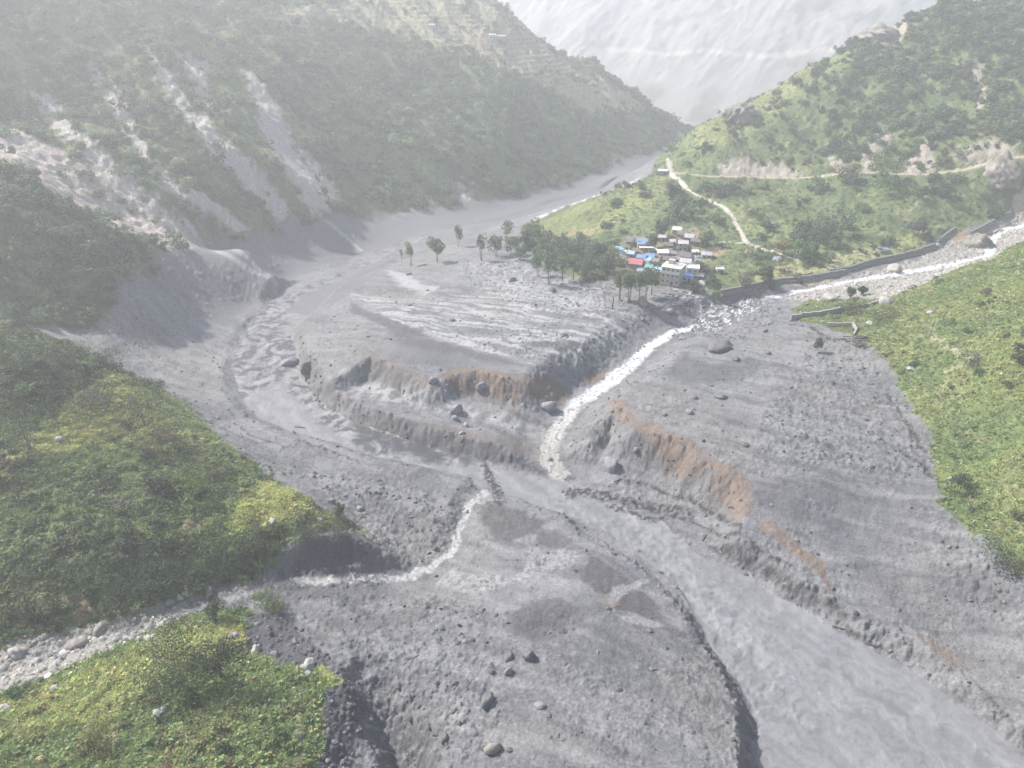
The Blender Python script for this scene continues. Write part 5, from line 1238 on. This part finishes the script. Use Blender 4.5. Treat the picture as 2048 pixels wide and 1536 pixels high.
# white awning sheet in front of the yellow house
x, y, z = ground(1292, 503)
o = mobj('awning', MB().box((0, 0, 2.6), (8.5, 2.6, .12)).box((-4, -1.1, 1.3), (.15, .15, 2.6)).box((4, -1.1, 1.3), (.15, .15, 2.6)).box((-4, 1.1, 1.3), (.15, .15, 2.6)).box((4, 1.1, 1.3), (.15, .15, 2.6)).mesh('awning', MT['white']), None, (x, y, z), (0, 0, R(-4))); finish(o, 'white sheet awning in front of the yellow house', 'awning')
# three-storey house
x, y, z = ground(1345, 566); m = mpp(x, y, z); rz = R(-28)
e = empty('tall_house', (x, y + 2, z - .3), rz, 'three-storey unfinished concrete house at the mud edge, tallest in the village', 'house')
mobj('wall', MB().box((0, 0, 4.4), (9.5, 9, 9.4)).mesh('wall', MT['cream']), e)
mobj('roof', MB().box((0, 0, 9.25), (10.6, 10.1, .3)).mesh('roof', MT['rail']), e)
for fl in (3.1, 6.2): mobj('floor_slab', MB().box((0, 0, fl), (10.1, 9.6, .28)).mesh('floor_slab', MT['concrete']), e)
mobj('stair_tower', MB().box((-1.5, 2.2, 10.4), (3.2, 3.2, 2.2)).mesh('stair_tower', MT['concrete']), e)
mobj('roof_hatch', MB().box((2.0, 1.2, 9.55), (4.2, 4.0, .25)).mesh('roof_hatch', MT['tin']), e)
windows(e, 9.5, 9, 9.3, 3, 4)
for k in range(3):
    mobj('column', MB().box((-4.6 + k * 4.6, -5.2, 1.5), (.4, .4, 3.2)).mesh('column', MT['concrete']), e)
mobj('balcony', MB().box((0, -5.1, 6.2), (9.5, 1.2, .2)).box((0, -5.65, 6.75), (9.5, .1, .9)).mesh('balcony', MT['rail']), e)
# arched entrance piers
house(1325, 348, 16, 5, 3.0, -10, 'white', 'shed', 'stone', 'small shed with white roof beside the top of the pale track', .5)
house(1002, 80, 14, 7, 4, 5, 'tin', 'gable', 'cream', 'right-hand pale house among the high hazy terraces', 1.2)
house(985, 78, 12, 6, 4, 5, 'tin', 'gable', 'cream', 'left-hand pale house among the high hazy terraces', 1.2)
house(865, 58, 9, 6, 4, 5, 'tin', 'gable', 'cream', 'far small white house at the upper left terraces', 1.2)
# tarpaulin tents
for k, (px, py, lb) in enumerate([(1213,499,'leftmost blue tarpaulin shelter'),(1221,498,'middle blue tarpaulin shelter'),(1229,497,'right blue tarpaulin shelter'),(1397,518,'pale blue tarpaulin by the patched shed')]):
    x, y, z = ground(px, py); mb = MB(); mb.add([(-1.8, -1.6, 0), (1.8, -1.6, 0), (1.8, 1.6, 0), (-1.8, 1.6, 0), (-1.5, 0, 2.3), (1.5, 0, 2.3)], [(0, 1, 5, 4), (2, 3, 4, 5), (1, 2, 5), (3, 0, 4), (3, 2, 1, 0)])
    o = mobj('tent', mb.mesh('tent', MT['blue' if k < 3 else 'sky']), None, (x, y, z - .1), (0, 0, R(-20 + 30 * k))); finish(o, lb + ' at the village edge', 'tent')
# ruined hut
x, y, z = ground(1765, 503); e = empty('ruined_hut', (x, y, z), R(10), 'roofless stone hut with blue tarpaulin in the far right field', 'ruin')
mobj('wall', MB().box((0, -2, .7), (6, .5, 1.6)).box((0, 2, .8), (6, .5, 1.8)).box((-3, 0, .6), (.5, 3.5, 1.4)).box((3, 0, .9), (.5, 3.5, 2)).mesh('wall', MT['stone']), e)
mobj('tarpaulin', MB().box((1.4, 0, 1.5), (2.8, 3.2, .1)).mesh('tarpaulin', MT['bright']), e)
# rubble walls of small field enclosures
def polywall(name, lst, h, w, mat, label, cat='wall', top=None, steps=1, seg=4.0, piece='wall_block', sink=.6, back=None):
    pts_ = [hit(a, b, Z) for a, b in lst]; e = empty(name, (pts_[0][0], pts_[0][1], float(sample(Z, *pts_[0]))), 0, label, cat)
    o0 = Vector(e.location); n_ = 0
    prev = None
    for a, b in zip(pts_[:-1], pts_[1:]):
        L = math.hypot(b[0] - a[0], b[1] - a[1]); k = max(1, int(L / seg)); an = math.atan2(b[1] - a[1], b[0] - a[0])
        for i in range(k):
            t0, t1 = i / k, (i + 1) / k; cx, cy_c = a[0] + (b[0] - a[0]) * (t0 + t1) / 2, a[1] + (b[1] - a[1]) * (t0 + t1) / 2
            zc = float(sample(ZB, cx, cy_c)); zc = zc if prev is None else prev + max(-.4, min(.4, zc - prev)); prev = zc
            for s_ in range(steps):
                off = (steps - 1 - s_) * w * .75
                nx_, ny_ = math.sin(an), -math.cos(an)
                mb = MB().box((0, 0, 0), (L / k * .97, w, h / steps + (sink if s_ == 0 else 0)))
                zz = zc + h / steps * s_ + h / steps / 2 - (sink / 2 if s_ == 0 else 0)
                mobj(piece, mb.mesh(piece, mat), e, (cx + nx_ * off - o0.x, cy_c + ny_ * off - o0.y, zz - o0.z + rng.uniform(-.06, .06)), (0, 0, an + rng.normal(0, .01)))
                n_ += 1
    return e
GAB = simple('gabion_stone', (.20, .20, .205), .9, .45, 2.2, .9, .2, .4)
GAB2 = simple('mortared_stone', (.27, .26, .25), .9, .35, 2.2, .6, .2, .3)
polywall('river_wall', [(1440,590),(1500,578),(1560,566),(1620,560),(1690,547)], 2.6, 1.3, GAB, 'stepped stone river wall from the village edge towards the fields', steps=2, seg=5)
polywall('river_wall', [(1655,550),(1700,541),(1745,527),(1790,519),(1830,508),(1868,495)], 2.8, 1.2, GAB, 'middle stretch of stone river wall below the terraced fields', steps=2, seg=5)
polywall('river_wall', [(1872,490),(1890,474),(1910,458)], 2.6, 1.2, GAB, 'short upper stretch of river wall climbing to the right', steps=2, seg=4)
polywall('gabion_wall', [(1935,478),(1960,463),(1985,450)], 4.2, 1.5, GAB, 'four-stepped gabion wall where the stream bends', steps=4, seg=4)
polywall('gabion_wall', [(1998,440),(2020,428)], 2.4, 1.2, GAB, 'topmost small gabion wall near the right frame edge', steps=2, seg=3)
polywall('long_wall', [(1580,641),(1600,636),(1640,631),(1690,621),(1740,610),(1757,604)], 2.4, 1.1, GAB2, 'long straight grey wall between the mud and the grassy bank', steps=1, seg=3.5)
polywall('low_wall', [(1655,652),(1680,650),(1705,650),(1712,662),(1706,672)], 1.0, .7, simple('dry_stone', (.36, .34, .31), .9, .4, 2.5, .6), 'low curved dry-stone wall round a yellow patch', seg=2)
polywall('low_wall', [(1620,515),(1650,512),(1680,520)], .9, .6, MT['stone'], 'low rubble wall above the bright tree', seg=2.5)
polywall('low_wall', [(1550,560),(1590,555),(1625,548)], .8, .5, MT['stone'], 'low field wall above the stepped river wall', seg=2.5)
# posts
def post(px, py, hpx, r, label, mat, tilt=0):
    x, y, z = ground(px, py); m = mpp(x, y, z); h = hpx * m; mb = MB(); mb.tube([(0, 0, -.4), (0, 0, h)], [r, r * .8], 7)
    return mobj('pole', mb.mesh('pole', mat), None, (x, y, z), (0, tilt, 0)), h
PM = paint('galvanised', (.55, .56, .56), .5)
x, y, z = ground(1860, 672); m = mpp(x, y, z); h = 30 * m
e = empty('suspension_frame', (x, y, z), .2, 'slim metal frame of two posts on the right hill', 'frame')
for sx in (-1, 1):
    mobj('post', MB().tube([(sx * 1.1, 0, -.4), (sx * .8, 0, h)], [.09, .08], 7).mesh('post', PM), e)
mobj('crossbar', MB().tube([(-.85, 0, h * .86), (.85, 0, h * .86)], [.07, .07], 6).mesh('crossbar', PM), e)
p, h = post(1337, 476, 46, .16, '', PM); finish(p, 'tall thin pole at the top left of the village', 'pole')
p, h = post(1371, 534, 18, .14, '', PM); finish(p, 'short white pole beside the two-storey flat roof', 'pole')
# people-less scraps: beams and sheets wrecked at the village front
wreck = [MB().box((0, 0, 0), (3.2, .3, .25)).mesh('beam', logm), MB().box((0, 0, 0), (2.0, 1.4, .08)).mesh('sheet', MT['tin'])]
for k in range(26):
    px, py = 1330 + rng.uniform(0, 75), 575 + rng.uniform(0, 26); x, y, z = ground(px, py); t = int(rng.uniform() < .25)
    o = mobj('sheet' if t else 'beam', wreck[t], None, (x, y, z + .25), (rng.normal(0, .2), rng.normal(0, .25), rng.uniform(0, 3.1)), (rng.uniform(.6, 1.4),) * 3)
    finish(o, 'torn tin sheet in the rubble before the village' if t else 'broken timber in the rubble before the village', 'sheet' if t else 'beam', 'torn sheets in the rubble' if t else 'broken timbers in the rubble')
print('stage3', time.time() - T0)
